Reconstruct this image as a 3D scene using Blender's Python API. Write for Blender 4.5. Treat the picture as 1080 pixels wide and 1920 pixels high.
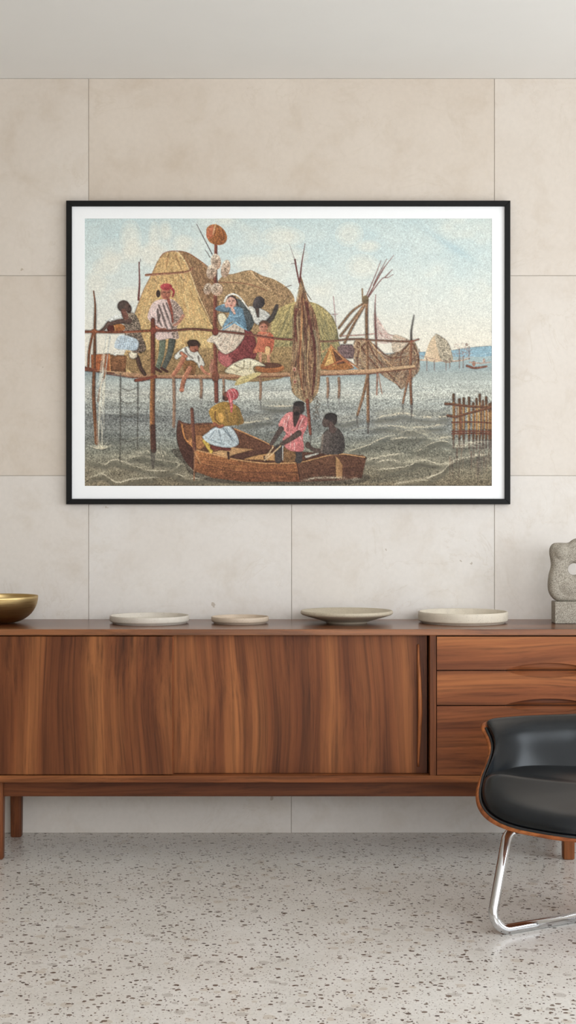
import bpy, bmesh, math, random
import numpy as np
from mathutils import Vector, Matrix

for o in list(bpy.data.objects):
    bpy.data.objects.remove(o, do_unlink=True)
SC = bpy.context.scene
COL = SC.collection

# ------------------------------------------------------------------ camera
F_PX, CAM_D, CAM_H = 2724.0, 5.09, 1.125      # focal length (px of 1080x1920), distance to the back wall, lens height
cam_data = bpy.data.cameras.new('camera')
cam_data.sensor_fit = 'VERTICAL'
cam_data.sensor_height = 36.0
cam_data.lens = 36.0 * F_PX / 1920.0
cam = bpy.data.objects.new('camera', cam_data)
COL.objects.link(cam)
cam.location = (0, -CAM_D, CAM_H)
cam.rotation_euler = (math.pi / 2, 0, 0)
SC.camera = cam

# ------------------------------------------------------------------ world, daylight, exposure
world = bpy.data.worlds.new('World'); SC.world = world
world.use_nodes = True
world.node_tree.nodes['Background'].inputs[0].default_value = (0.80, 0.88, 1.0, 1)
world.node_tree.nodes['Background'].inputs[1].default_value = 0.6

def window_light(name, loc, rot, sx, sy, power, col=(0.95, 0.98, 1.0)):
    l = bpy.data.lights.new(name, 'AREA'); l.shape = 'RECTANGLE'
    l.size, l.size_y, l.energy, l.color = sx, sy, power, col
    o = bpy.data.objects.new(name, l); COL.objects.link(o)
    o.location, o.rotation_euler = loc, rot
    return o
# daylight entering by the right-hand window, plus fill from an added window behind the camera
RW = dict(y0=-5.0, y1=-1.2, z0=0.40, z1=2.15)
FW = dict(x0=-0.2, x1=3.0, z0=1.15, z1=2.6)
window_light('window_daylight_right', (3.17, (RW['y0'] + RW['y1']) / 2, (RW['z0'] + RW['z1']) / 2), (0, math.radians(90), 0),
             RW['z1'] - RW['z0'] - 0.1, RW['y1'] - RW['y0'] - 0.1, 100, (0.88, 0.95, 1.0))
window_light('window_fill_front', ((FW['x0'] + FW['x1']) / 2, -7.17, (FW['z0'] + FW['z1']) / 2), (math.radians(90), 0, 0),
             FW['x1'] - FW['x0'] - 0.1, FW['z1'] - FW['z0'] - 0.1, 124, (0.95, 0.975, 1.0))

vs = SC.view_settings
vs.view_transform = 'Standard'; vs.look = 'None'; vs.gamma = 1; vs.use_curve_mapping = False
vs.exposure = 0.0

# ------------------------------------------------------------------ helpers
def wx(px, d): return (px - 540) * d / F_PX
def wz(py, d): return CAM_H - (py - 960) * d / F_PX
def pt(px, py, d): return Vector((wx(px, d), d - CAM_D, wz(py, d)))
def lin(c):
    return tuple(((v / 255) / 12.92 if v / 255 <= 0.04045 else ((v / 255 + 0.055) / 1.055) ** 2.4) for v in c)

def link(name, me, mat=None, parent=None, smooth=False):
    o = bpy.data.objects.new(name, me); COL.objects.link(o)
    if mat: me.materials.append(mat)
    if parent: o.parent = parent
    if smooth:
        for p in me.polygons: p.use_smooth = True
    return o
def obj(name, bm, mat=None, parent=None, smooth=False):
    bmesh.ops.recalc_face_normals(bm, faces=bm.faces[:])
    me = bpy.data.meshes.new(name); bm.to_mesh(me); bm.free()
    return link(name, me, mat, parent, smooth)
def empty(name, loc=(0, 0, 0)):
    o = bpy.data.objects.new(name, None); COL.objects.link(o); o.location = loc; o.empty_display_size = 0.05
    return o
def tag(o, label, cat, group=None):
    o['label'] = label; o['category'] = cat
    if group: o['group'] = group
    return o
def structure(o): o['kind'] = 'structure'; return o

def add_box(bm, x0, x1, y0, y1, z0, z1, bev=0.0, seg=1):
    r = bmesh.ops.create_cube(bm, size=1)
    vs_ = r['verts']
    for v in vs_:
        v.co = Vector(((x0 + x1) / 2 + v.co.x * (x1 - x0), (y0 + y1) / 2 + v.co.y * (y1 - y0), (z0 + z1) / 2 + v.co.z * (z1 - z0)))
    if bev > 0:
        es = list({e for v in vs_ for e in v.link_edges})
        bmesh.ops.bevel(bm, geom=es, offset=bev, segments=seg, affect='EDGES', profile=0.5)
def box(name, x0, x1, y0, y1, z0, z1, mat, parent=None, bev=0.0, seg=1):
    bm = bmesh.new(); add_box(bm, x0, x1, y0, y1, z0, z1, bev, seg)
    return obj(name, bm, mat, parent)
def lathe(name, prof, mat, parent=None, seg=96):
    bm = bmesh.new(); rings = []
    for r, z in prof:
        if r < 1e-6: rings.append([bm.verts.new((0, 0, z))])
        else: rings.append([bm.verts.new((r * math.cos(2 * math.pi * k / seg), r * math.sin(2 * math.pi * k / seg), z)) for k in range(seg)])
    for a, b in zip(rings, rings[1:]):
        for k in range(seg):
            k2 = (k + 1) % seg
            if len(a) == 1: bm.faces.new((a[0], b[k], b[k2]))
            elif len(b) == 1: bm.faces.new((a[k], a[k2], b[0]))
            else: bm.faces.new((a[k], a[k2], b[k2], b[k]))
    return obj(name, bm, mat, parent, True)
def catmull(pts, n=8, closed=False):
    P = [np.array(p, float) for p in pts]; out = []
    m = len(P); rng = range(m if closed else m - 1)
    for i in rng:
        p1, p2 = P[i], P[(i + 1) % m]
        p0 = P[(i - 1) % m] if (closed or i > 0) else 2 * p1 - p2
        p3 = P[(i + 2) % m] if (closed or i + 2 < m) else 2 * p2 - p1
        for k in range(n):
            t = k / n
            out.append(0.5 * (2 * p1 + (p2 - p0) * t + (2 * p0 - 5 * p1 + 4 * p2 - p3) * t * t + (3 * p1 - p0 - 3 * p2 + p3) * t ** 3))
    if not closed: out.append(P[-1])
    return np.array(out)
def tube(name, path, rad, mat, parent=None, seg=20, cap=True):
    path = [Vector(p) for p in path]; n = len(path)
    rads = rad if hasattr(rad, '__len__') else [rad] * n
    bm = bmesh.new(); rings = []; ref = None
    for i, p in enumerate(path):
        t = (path[min(i + 1, n - 1)] - path[max(i - 1, 0)]).normalized()
        if ref is None: ref = t.orthogonal().normalized()
        ref = (ref - t * ref.dot(t)).normalized()
        b = t.cross(ref)
        rings.append([bm.verts.new(p + (ref * math.cos(2 * math.pi * k / seg) + b * math.sin(2 * math.pi * k / seg)) * rads[i]) for k in range(seg)])
    for a, c in zip(rings, rings[1:]):
        for k in range(seg): bm.faces.new((a[k], a[(k + 1) % seg], c[(k + 1) % seg], c[k]))
    if cap: bm.faces.new(rings[0]); bm.faces.new(rings[-1])
    return obj(name, bm, mat, parent, True)

# ------------------------------------------------------------------ materials
class NT:
    def __init__(s, name):
        s.m = bpy.data.materials.new(name); s.m.use_nodes = True
        s.t = s.m.node_tree; s.b = s.t.nodes['Principled BSDF']
    def n(s, typ, ins=None, **kw):
        nd = s.t.nodes.new(typ)
        for k, v in kw.items(): setattr(nd, k, v)
        for k, v in (ins or {}).items():
            sock = nd.inputs[k]
            if isinstance(v, bpy.types.NodeSocket): s.t.links.new(v, sock)
            else: sock.default_value = v
        return nd
    def set(s, **kw):
        for k, v in kw.items():
            sock = s.b.inputs[k.replace('_', ' ')]
            if isinstance(v, bpy.types.NodeSocket): s.t.links.new(v, sock)
            else: sock.default_value = v
    def coord(s, scale=(1, 1, 1), loc=(0, 0, 0), rot=(0, 0, 0), which='Object'):
        tc = s.n('ShaderNodeTexCoord')
        return s.n('ShaderNodeMapping', {'Vector': tc.outputs[which], 'Scale': scale, 'Location': loc, 'Rotation': rot}).outputs[0]
    def noise(s, vec, scale, detail=4, rough=0.55, dist=0.0, out=0):
        return s.n('ShaderNodeTexNoise', {'Vector': vec, 'Scale': scale, 'Detail': detail, 'Roughness': rough, 'Distortion': dist}).outputs[out]
    def ramp(s, fac, stops, interp='LINEAR'):
        nd = s.n('ShaderNodeValToRGB', {'Fac': fac}); cr = nd.color_ramp; cr.interpolation = interp
        while len(cr.elements) < len(stops): cr.elements.new(0.5)
        for e, (p, c) in zip(cr.elements, stops):
            e.position = p; e.color = (*c, 1) if len(c) == 3 else c
        return nd.outputs[0]
    def mix(s, fac, a, b, blend='MIX'):
        nd = s.n('ShaderNodeMix', data_type='RGBA', blend_type=blend)
        for idx, v in ((0, fac), (6, a), (7, b)):
            sock = nd.inputs[idx]
            if isinstance(v, bpy.types.NodeSocket): s.t.links.new(v, sock)
            else: sock.default_value = v if idx == 0 else ((*v, 1) if len(v) == 3 else v)
        return nd.outputs[2]
    def math(s, op, a, b=0.0, clamp=False):
        nd = s.n('ShaderNodeMath', operation=op, use_clamp=clamp)
        for i, v in enumerate((a, b)):
            if isinstance(v, bpy.types.NodeSocket): s.t.links.new(v, nd.inputs[i])
            else: nd.inputs[i].default_value = v
        return nd.outputs[0]
    def bump(s, h, strength=0.2, dist=0.002):
        s.t.links.new(s.n('ShaderNodeBump', {'Height': h, 'Strength': strength, 'Distance': dist}).outputs[0], s.b.inputs['Normal'])
G = lambda v: (v, v, v)

def wood(name, axis, seed, tint=1.0, rough=0.45, spec=0.22):
    """walnut veneer with the grain along one axis of the object"""
    t = NT(name)
    def sc(along, across):
        return tuple(along if a == axis else across for a in 'xyz')
    off = (seed * 3.17, seed * 1.91, seed * 2.33)
    warp = t.noise(t.coord(sc(0.7, 2.2), off), 1.0, 2, out=1)
    base = t.coord(sc(1, 1), off)
    dv = t.n('ShaderNodeVectorMath', {0: warp, 1: (0.5, 0.5, 0.5)}, operation='SUBTRACT').outputs[0]
    dv = t.n('ShaderNodeVectorMath', {0: dv, 'Scale': 0.17}, operation='SCALE').outputs[0]
    vec = t.n('ShaderNodeVectorMath', {0: base, 1: dv}, operation='ADD').outputs[0]
    def st(along, across):
        return t.n('ShaderNodeMapping', {'Vector': vec, 'Scale': sc(along, across)}).outputs[0]
    broad = t.noise(st(0.5, 11), 1.0, 3, 0.5)
    figure = t.noise(st(1.1, 46), 1.0, 4, 0.6)
    lines = t.noise(st(1.3, 110), 1.0, 4, 0.6)
    pores = t.noise(st(16, 620), 1.0, 2, 0.6)
    k = tint
    c = t.ramp(broad, [(0.30, tuple(k * v for v in lin((78, 39, 20)))), (0.5, tuple(k * v for v in lin((112, 63, 34)))), (0.72, tuple(k * v for v in lin((150, 93, 53))))])
    f = t.ramp(figure, [(0.32, G(0.58)), (0.47, G(0.98)), (0.68, G(1.28))])
    c = t.mix(0.85, c, f, 'MULTIPLY')
    l = t.ramp(lines, [(0.34, G(0.60)), (0.48, G(1.0)), (0.70, G(1.18))])
    c = t.mix(0.85, c, l, 'MULTIPLY')
    p = t.ramp(pores, [(0.34, G(0.72)), (0.46, G(1.0))])
    c = t.mix(0.5, c, p, 'MULTIPLY')
    t.set(Base_Color=c, Roughness=rough)
    t.b.inputs['Specular IOR Level'].default_value = spec
    t.bump(pores, 0.06, 0.0006)
    return t.m

def stone_wall(name, seed, warm):
    t = NT(name)
    v = t.coord(loc=(seed * 2.1, 0, seed * 1.3))
    big = t.noise(v, 1.3, 5, 0.6, 0.6)
    mid = t.noise(v, 7, 6, 0.65, 0.4)
    cloth = t.noise(t.coord(scale=(1, 1, 1), loc=(seed, 0, 0)), 60, 3, 0.6)
    a, b = lin((216 - warm * 13, 209 - warm * 20, 202 - warm * 28)), lin((223 - warm * 12, 218 - warm * 19, 213 - warm * 27))
    c = t.mix(t.ramp(big, [(0.35, G(0)), (0.65, G(1))]), a, b)
    c = t.mix(0.5, c, t.ramp(mid, [(0.28, lin((236, 230, 221))), (0.5, G(1.0)), (0.7, G(1.02))]), 'MULTIPLY')
    c = t.mix(0.35, c, t.ramp(cloth, [(0.35, G(0.93)), (0.65, G(1.04))]), 'MULTIPLY')
    # sparse dark fossil scratches and pits
    vv = t.n('ShaderNodeTexVoronoi', {'Vector': t.coord(scale=(1.0, 1, 0.75), loc=(seed * 5.7, 0, seed * 3.1), rot=(0, 0.5, 0)), 'Scale': 8.0}, feature='F1')
    wob = t.noise(v, 45, 3, 0.6)
    dd = t.math('ADD', vv.outputs['Distance'], t.math('MULTIPLY', t.math('SUBTRACT', wob, 0.5), 0.30))
    pick = t.n('ShaderNodeSeparateColor', {'Color': vv.outputs['Color']}).outputs[0]
    mask = t.math('MULTIPLY', t.math('LESS_THAN', dd, 0.035), t.math('GREATER_THAN', pick, 0.45))
    c = t.mix(t.math('MULTIPLY', mask, 0.55), c, lin((150, 130, 105)))
    # faint brownish veins
    vein = t.noise(v, 3.2, 6, 0.62, 1.2)
    c = t.mix(t.math('MULTIPLY', t.ramp(vein, [(0.488, G(0)), (0.5, G(1)), (0.512, G(0))]), t.ramp(big, [(0.42, G(0)), (0.62, G(0.20))])), c, lin((178, 160, 136)))
    t.set(Base_Color=c, Roughness=0.62)
    t.bump(mid, 0.04, 0.002)
    return t.m

def terrazzo(name):
    t = NT(name)
    base = t.noise(t.coord(), 5, 5, 0.6)
    c = t.ramp(base, [(0.3, lin((216, 211, 203))), (0.7, lin((230, 226, 220)))])
    fine = t.noise(t.coord(), 120, 3, 0.7)
    c = t.mix(0.6, c, t.ramp(fine, [(0.32, G(0.80)), (0.5, G(1)), (0.7, G(1.08))]), 'MULTIPLY')
    warp = t.noise(t.coord(), 26, 2, 0.5, out=1)
    dv = t.n('ShaderNodeVectorMath', {0: warp, 1: (0.5, 0.5, 0.5)}, operation='SUBTRACT').outputs[0]
    def chips(scale, thr, keep, cols, seed, strength, asp=(1, 1.0, 1)):
        nonlocal c
        d2 = t.n('ShaderNodeVectorMath', {0: dv, 'Scale': 0.55 / scale}, operation='SCALE').outputs[0]
        v = t.n('ShaderNodeVectorMath', {0: t.coord(loc=(seed, seed * 0.7, 0), scale=asp, rot=(0, 0, seed)), 1: d2}, operation='ADD').outputs[0]
        vo = t.n('ShaderNodeTexVoronoi', {'Vector': v, 'Scale': scale}, feature='F1', voronoi_dimensions='2D')
        sp = t.n('ShaderNodeSeparateColor', {'Color': vo.outputs['Color']})
        size = t.math('MULTIPLY', sp.outputs[1], thr)
        m = t.math('MULTIPLY', t.math('LESS_THAN', vo.outputs['Distance'], size), t.math('LESS_THAN', sp.outputs[0], keep))
        col = t.ramp(sp.outputs[2], [(i / max(1, len(cols) - 1), lin(q)) for i, q in enumerate(cols)], 'CONSTANT')
        c = t.mix(t.math('MULTIPLY', m, strength), c, col)
    chips(30, 0.5, 0.35, [(214, 207, 197), (196, 182, 165), (176, 168, 160), (221, 216, 210)], 0.3, 0.55)
    chips(170, 0.34, 0.22, [(120, 108, 98), (150, 140, 128), (104, 92, 84)], 1.7, 0.8, (1, 0.8, 1))
    chips(105, 0.35, 0.24, [(96, 80, 70), (128, 112, 98), (80, 66, 58), (150, 128, 104)], 2.9, 0.9, (1, 0.75, 1))
    chips(60, 0.34, 0.20, [(92, 74, 62), (118, 102, 90), (72, 60, 54), (146, 122, 98)], 4.1, 0.92, (0.8, 1, 1))
    chips(38, 0.30, 0.12, [(104, 86, 72), (128, 116, 106), (84, 70, 60), (152, 128, 100)], 5.3, 0.9)
    t.set(Base_Color=c, Roughness=0.24)
    t.b.inputs['Specular IOR Level'].default_value = 0.45
    return t.m

def plain(name, col, rough=0.5, metal=0.0, spec=0.5, nscale=0, namp=0.1, bump=0.0):
    t = NT(name)
    if nscale:
        nz = t.noise(t.coord(), nscale, 4, 0.6)
        c = t.mix(1.0, col, t.ramp(nz, [(0.3, G(1 - namp)), (0.7, G(1 + namp))]), 'MULTIPLY')
        t.set(Base_Color=c)
        if bump: t.bump(nz, bump, 0.001)
    else: t.set(Base_Color=(*col, 1))
    t.set(Roughness=rough, Metallic=metal); t.b.inputs['Specular IOR Level'].default_value = spec
    return t.m

def ceramic(name, col, speck):
    t = NT(name)
    nz = t.noise(t.coord(), 30, 4, 0.6)
    c = t.mix(1.0, lin(col), t.ramp(nz, [(0.3, G(0.92)), (0.7, G(1.05))]), 'MULTIPLY')
    vo = t.n('ShaderNodeTexVoronoi', {'Vector': t.coord(), 'Scale': 330.0})
    sp = t.n('ShaderNodeSeparateColor', {'Color': vo.outputs['Color']}).outputs[0]
    m = t.math('MULTIPLY', t.math('LESS_THAN', vo.outputs['Distance'], 0.30), t.math('LESS_THAN', sp, speck))
    c = t.mix(t.math('MULTIPLY', m, 0.6), c, lin((120, 100, 80)))
    t.set(Base_Color=c, Roughness=0.55)
    return t.m

def statue_stone(name):
    t = NT(name)
    a = t.noise(t.coord(), 420, 3, 0.7)
    b = t.noise(t.coord(), 40, 4, 0.6)
    c = t.ramp(a, [(0.34, lin((78, 70, 60))), (0.47, lin((150, 141, 127))), (0.62, lin((184, 176, 162)))])
    c = t.mix(0.5, c, t.ramp(b, [(0.3, G(0.85)), (0.7, G(1.1))]), 'MULTIPLY')
    t.set(Base_Color=c, Roughness=0.8); t.bump(a, 0.35, 0.0015)
    return t.m

def brushed_brass(name):
    t = NT(name)
    nz = t.noise(t.coord(scale=(1, 1, 40)), 12, 4, 0.6)
    c = t.ramp(nz, [(0.3, lin((168, 140, 92))), (0.7, lin((205, 180, 130)))])
    t.set(Base_Color=c, Metallic=1.0, Roughness=t.math('ADD', t.math('MULTIPLY', nz, 0.15), 0.30))
    t.b.inputs['Anisotropic'].default_value = 0.5
    t.bump(nz, 0.05, 0.0008)
    return t.m

def leather(name):
    t = NT(name)
    vo = t.n('ShaderNodeTexVoronoi', {'Vector': t.coord(), 'Scale': 330.0}, feature='DISTANCE_TO_EDGE')
    nz = t.noise(t.coord(), 9, 4, 0.6)
    c = t.ramp(nz, [(0.3, lin((8, 11, 14))), (0.7, lin((12, 17, 22)))])
    t.set(Base_Color=c, Roughness=0.25)
    t.b.inputs['Specular IOR Level'].default_value = 0.36
    h = t.math('ADD', t.math('MULTIPLY', vo.outputs['Distance'], 0.3), t.math('MULTIPLY', t.noise(t.coord(), 60, 3, 0.6), 0.6))
    t.bump(h, 0.10, 0.001)
    return t.m

M = dict(
    wood_door=[wood('walnut_vertical_%d' % i, 'z', 1.3 + i * 2.7, 0.86 + 0.14 * i) for i in range(2)],  # tints rise from left door to drawers, painting in the light's falloff
    wood_drawer=[wood('walnut_horizontal_%d' % i, 'x', 0.7 + i * 1.9, 1.3) for i in range(3)],
    wood_top=wood('walnut_top', 'x', 9.1, 0.88, 0.26, 0.6),
    wood_h=wood('walnut_rail', 'x', 5.3, 0.95), wood_v=wood('walnut_upright', 'z', 7.7, 0.95),
    wood_highlight=wood('walnut_edge_highlight', 'z', 2.2, 2.6), wood_handle=wood('walnut_handle', 'z', 6.1, 1.5),
    dark_gap=plain('shadowed_interior', lin((38, 22, 15)), 0.8),
    floor=terrazzo('terrazzo'),
    wall_back=[stone_wall('limestone_%d' % i, i * 1.7, w) for i, w in enumerate((1.0, 0.75, 0.9, 0.25, 0.1, 0.2, 0.62))],
    grout=plain('joint_mortar', lin((206, 200, 190)), 0.9),
    plaster=plain('white_plaster', lin((242, 240, 237)), 0.85, nscale=3, namp=0.01),
    side_plaster=plain('warm_plaster', lin((228, 225, 220)), 0.85, nscale=3, namp=0.02),
    taupe_plaster=plain('taupe_plaster', lin((176, 166, 152)), 0.85, nscale=3, namp=0.02),
    win_frame=plain('white_window_frame', lin((225, 225, 222)), 0.4, nscale=8, namp=0.01),
    frame=plain('black_frame_lacquer', lin((20, 20, 19)), 0.5, spec=0.15, nscale=40, namp=0.08),
    mat=plain('white_mat_board', lin((246, 246, 246)), 0.9, spec=0.1, nscale=300, namp=0.01),
    brass=brushed_brass('brushed_brass'),
    plate_grey=ceramic('ceramic_pale_grey', (209, 200, 187), 0.10),
    plate_beige=ceramic('ceramic_beige', (200, 181, 160), 0.12),
    plate_sand=ceramic('ceramic_sand', (192, 179, 157), 0.5),
    plate_cream=ceramic('ceramic_cream', (212, 201, 183), 0.15),
    stone=statue_stone('rough_carved_stone'),
    leather=leather('black_leather'),
    piping=plain('black_leather_piping', lin((20, 21, 23)), 0.4, nscale=60, namp=0.1),
    ply=wood('shell_plywood', 'x', 3.9, 1.9, 0.35),
    chrome=plain('chrome', (0.60, 0.60, 0.61), 0.06, 1.0, nscale=30, namp=0.01),
    rubber=plain('dark_mount', lin((46, 30, 24)), 0.5, nscale=30, namp=0.1),
)

# ------------------------------------------------------------------ room shell
CEIL = wz(147, CAM_D)
XL, XR, YF = -3.2, 3.2, -7.2
fl = structure(box('floor', XL - 0.15, XR + 0.15, YF - 0.15, 0.15, -0.12, 0.0, M['floor']))
structure(box('ceiling', XL - 0.15, XR + 0.15, YF - 0.15, 0.15, CEIL, CEIL + 0.12, M['plaster']))
wb = structure(box('wall_back', XL - 0.15, XR + 0.15, 0.0045, 0.15, 0, CEIL, M['grout']))
rows = [(147, 517, [166 + 761 * k for k in range(-3, 4)], 0), (517, 892, [166 + 761 * k for k in range(-3, 4)], 1),
        (892, 1267, [166 + 380.5 * k for k in range(-5, 7)], 3), (1267, 1562, [546 + 761 * k for k in range(-3, 4)], 4)]
rnd = random.Random(4)
for y0, y1, seams, mi in rows:
    z1, z0 = wz(y0, CAM_D), wz(y1, CAM_D)
    if y1 == 1562: z0 = 0.0
    xs = [XL] + [x for x in (wx(s, CAM_D) for s in seams) if XL + 0.05 < x < XR - 0.05] + [XR]
    for k, (a, b) in enumerate(zip(xs, xs[1:])):
        m = M['wall_back'][(6 if (mi == 1 and a > 0.5) else mi + k % 2) if mi < 3 else 3 + (mi + k) % 3]
        box('stone_panel', a + 0.0010, b - 0.0010, 0.0, 0.0050, z0 + (0.0009 if z0 > 0 else 0.0005), z1 - 0.0008, m, wb, 0.0007)
structure(box('wall_left', XL - 0.15, XL, YF, 0.0, 0, CEIL, M['taupe_plaster']))

def wall_with_hole(name, axis, p0, p1, a0, a1, h0, h1, g0, g1, mat):
    """wall slab between p0..p1 across its thickness, a0..a1 along it, with a window hole h0..h1 x g0..g1"""
    bm = bmesh.new()
    for (b0, b1, z0, z1) in ((a0, h0, 0, CEIL), (h1, a1, 0, CEIL), (h0, h1, 0, g0), (h0, h1, g1, CEIL)):
        if axis == 'y': add_box(bm, p0, p1, b0, b1, z0, z1)
        else: add_box(bm, b0, b1, p0, p1, z0, z1)
    return structure(obj(name, bm, mat))
wall_with_hole('wall_right', 'y', XR, XR + 0.15, YF, 0.0, RW['y0'], RW['y1'], RW['z0'], RW['z1'], M['side_plaster'])
wall_with_hole('wall_front', 'x', YF - 0.15, YF, XL, XR, FW['x0'], FW['x1'], FW['z0'], FW['z1'], M['side_plaster'])
def window(name, axis, p, a0, a1, z0, z1, nm):
    root = structure(empty(name, (p, (a0 + a1) / 2, z0) if axis == 'y' else ((a0 + a1) / 2, p, z0)))
    L = (a1 - a0) / 2; H = z1 - z0; w = 0.045
    parts = [(-L, L, 0, w), (-L, L, H - w, H), (-L, -L + w, w, H - w), (L - w, L, w, H - w)]
    for k in range(1, nm): c = -L + 2 * L * k / nm; parts.append((c - w / 2, c + w / 2, w, H - w))
    for b0, b1, c0, c1 in parts:
        if axis == 'y': box('window_frame', 0.04, 0.10, b0, b1, c0, c1, M['win_frame'], root, 0.002)
        else: box('window_frame', b0, b1, -0.10, -0.04, c0, c1, M['win_frame'], root, 0.002)
window('window_1', 'y', XR, RW['y0'], RW['y1'], RW['z0'], RW['z1'], 3)
window('fill_window', 'x', YF, FW['x0'], FW['x1'], FW['z0'], FW['z1'], 4)  # unseen window frame, added around the fill light

# ------------------------------------------------------------------ sideboard
DF = 4.64                                        # lens to the sideboard's front plane
YFRONT = DF - CAM_D                              # -0.45
sb = empty('sideboard', (0, -0.22, 0))
tag(sb, 'long walnut sideboard on tapered legs with sliding doors and three drawers', 'sideboard')
OY = 0.22                                        # parts are modelled in world space, then shifted under the root
def under(o, root): o.location = o.location - root.location; return o
SX0, SX1 = -0.016 - 1.205, -0.016 + 1.205        # ends of the cabinet
def fx(px): return wx(px, DF)
def fz(py): return wz(py, DF)
Z_TOP, Z_TOPB, Z_BOT, Z_BOTB = fz(1180), fz(1191.5), fz(1454.5), fz(1467.5)
def sbox(name, x0, x1, y0, y1, z0, z1, mat, bev=0.0012, parent=None):
    o = box(name, x0, x1, y0, y1, z0, z1, mat, parent or sb, bev)
    if parent is None: under(o, sb)
    return o
sbox('top', SX0, SX1, YFRONT, -0.012, Z_TOPB, Z_TOP, M['wood_top'], 0.0015)
sbox('bottom_board', SX0, SX1, YFRONT, -0.012, Z_BOTB, Z_BOT, M['wood_h'])
sbox('back_panel', SX0 + 0.02, SX1 - 0.02, -0.03, -0.013, Z_BOT, Z_TOPB, M['wood_h'])
sbox('side_panel', SX0, SX0 + 0.02, YFRONT, -0.012, Z_BOT, Z_TOPB, M['wood_v'])
sbox('side_panel', SX1 - 0.02, SX1, YFRONT, -0.012, Z_BOT, Z_TOPB, M['wood_v'])
sbox('divider', fx(806), fx(818), YFRONT + 0.001, -0.03, Z_BOT, Z_TOPB, M['wood_v'])

def spindle_handle(parent, x, z0, z1, yface):
    pts = []; rads = []
    for k in range(25):
        s = k / 24
        sw = math.sin(math.pi * s) ** 1.3
        pts.append((x + 0.0055 * math.sin(math.pi * s) ** 2 * (1 if s < 0.5 else 0.9), yface - 0.004 - 0.012 * sw, z0 + (z1 - z0) * s))
        rads.append(0.0033 + 0.0036 * sw)
    return tube('handle', pts, rads, M['wood_handle'], parent, 12)
# sliding doors: the outer one runs in front of the inner one
yo, yi = YFRONT + 0.005, YFRONT + 0.040
d1 = sbox('door', SX0 + 0.045, fx(323.5), yo, yo + 0.018, fz(1453.3), fz(1193.3), M['wood_door'][0], 0.0018)
d2 = sbox('door', fx(300), wx(801, CAM_D + yi), yi, yi + 0.018, wz(1450, CAM_D + yi), Z_TOPB - 0.001, M['wood_door'][1], 0.0012)
eb = box('edge_highlight', fx(323.5) - 0.0004, fx(323.5) + 0.0020, yo + 0.0002, yo + 0.0178, fz(1453.0), fz(1193.6), M['wood_highlight'], d1, 0.0006)  # paler strip paints in the light caught along the door's edge
# the lower track in front of the recessed door
dh = CAM_D + yi
h2 = spindle_handle(d2, wx(784, dh), wz(1437, dh), wz(1208, dh), yi)
h1 = spindle_handle(d1, SX0 + 0.075, fz(1437), fz(1208), yo)

# drawers with sculpted lens-shaped finger pulls
DX0, DX1 = fx(819.5), SX1 - 0.022
LX0, LX1 = fx(948), fx(948 + 2 * (1029 - 948))
def lens(x, h):
    u = (x - LX0) / (LX1 - LX0)
    return 0.0 if u <= 0 or u >= 1 else h * (1 - (2 * u - 1) ** 2) ** 0.85
def drawer(zt, zb, top_h, bot_h, mat):
    """zt/zb edges; top_h / bot_h depth of the scoop cut into the upper / lower edge"""
    xs = [DX0] + [LX0 + (LX1 - LX0) * (0.5 - 0.5 * math.cos(math.pi * k / 44)) for k in range(45)] + [DX1]
    y = YFRONT + 0.004; th = 0.021
    bm = bmesh.new(); cols = []
    for x in xs:
        a, b = zt - lens(x, top_h), zb + lens(x, bot_h)
        cols.append([bm.verts.new((x, y, a)), bm.verts.new((x, y, b)), bm.verts.new((x, y + th, b)), bm.verts.new((x, y + th, a))])
    for p, q in zip(cols, cols[1:]):
        for i in range(4):
            j = (i + 1) % 4
            bm.faces.new((p[i], q[i], q[j], p[j]))
    bm.faces.new(cols[0]); bm.faces.new(cols[-1])
    d = under(obj('drawer', bm, mat, sb), sb)
    for sgn, edge, h in ((-1, zt, top_h), (1, zb, bot_h)):
        if h <= 0: continue
        bm = bmesh.new(); rowsv = []
        n = 7
        for x in xs[1:-1]:
            L = lens(x, h); col = []
            for k in range(n):
                s = k / (n - 1)                      # 0 at the carved rim, 1 at the drawer's edge
                dep = 0.0010 + (0.0165 if sgn > 0 else 0.0150) * (0.25 + 0.75 * s if sgn < 0 else (1 - s) ** 0.5 * 0.6 + 0.4) * min(1, L / h * 1.6)
                col.append(bm.verts.new((x, y + dep, edge + sgn * L * (1 - s))))
            rowsv.append(col)
        for p, q in zip(rowsv, rowsv[1:]):
            for k in range(n - 1): bm.faces.new((p[k], p[k + 1], q[k + 1], q[k]))
        obj('finger_pull', bm, mat, d, True)
    return d
LH = (fz(1244) - fz(1257))
drawer(fz(1194), fz(1256.3), 0.0, LH, M['wood_drawer'][0])
drawer(fz(1258.3), fz(1322), LH * 1.0, LH * 0.9, M['wood_drawer'][1])
drawer(fz(1324.3), fz(1453.3), LH * 0.9, 0.0, M['wood_drawer'][2])
sbox('drawer_case', DX0 - 0.004, DX1 + 0.004, YFRONT + 0.027, -0.035, Z_BOT, Z_TOPB, M['dark_gap'], 0)

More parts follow.
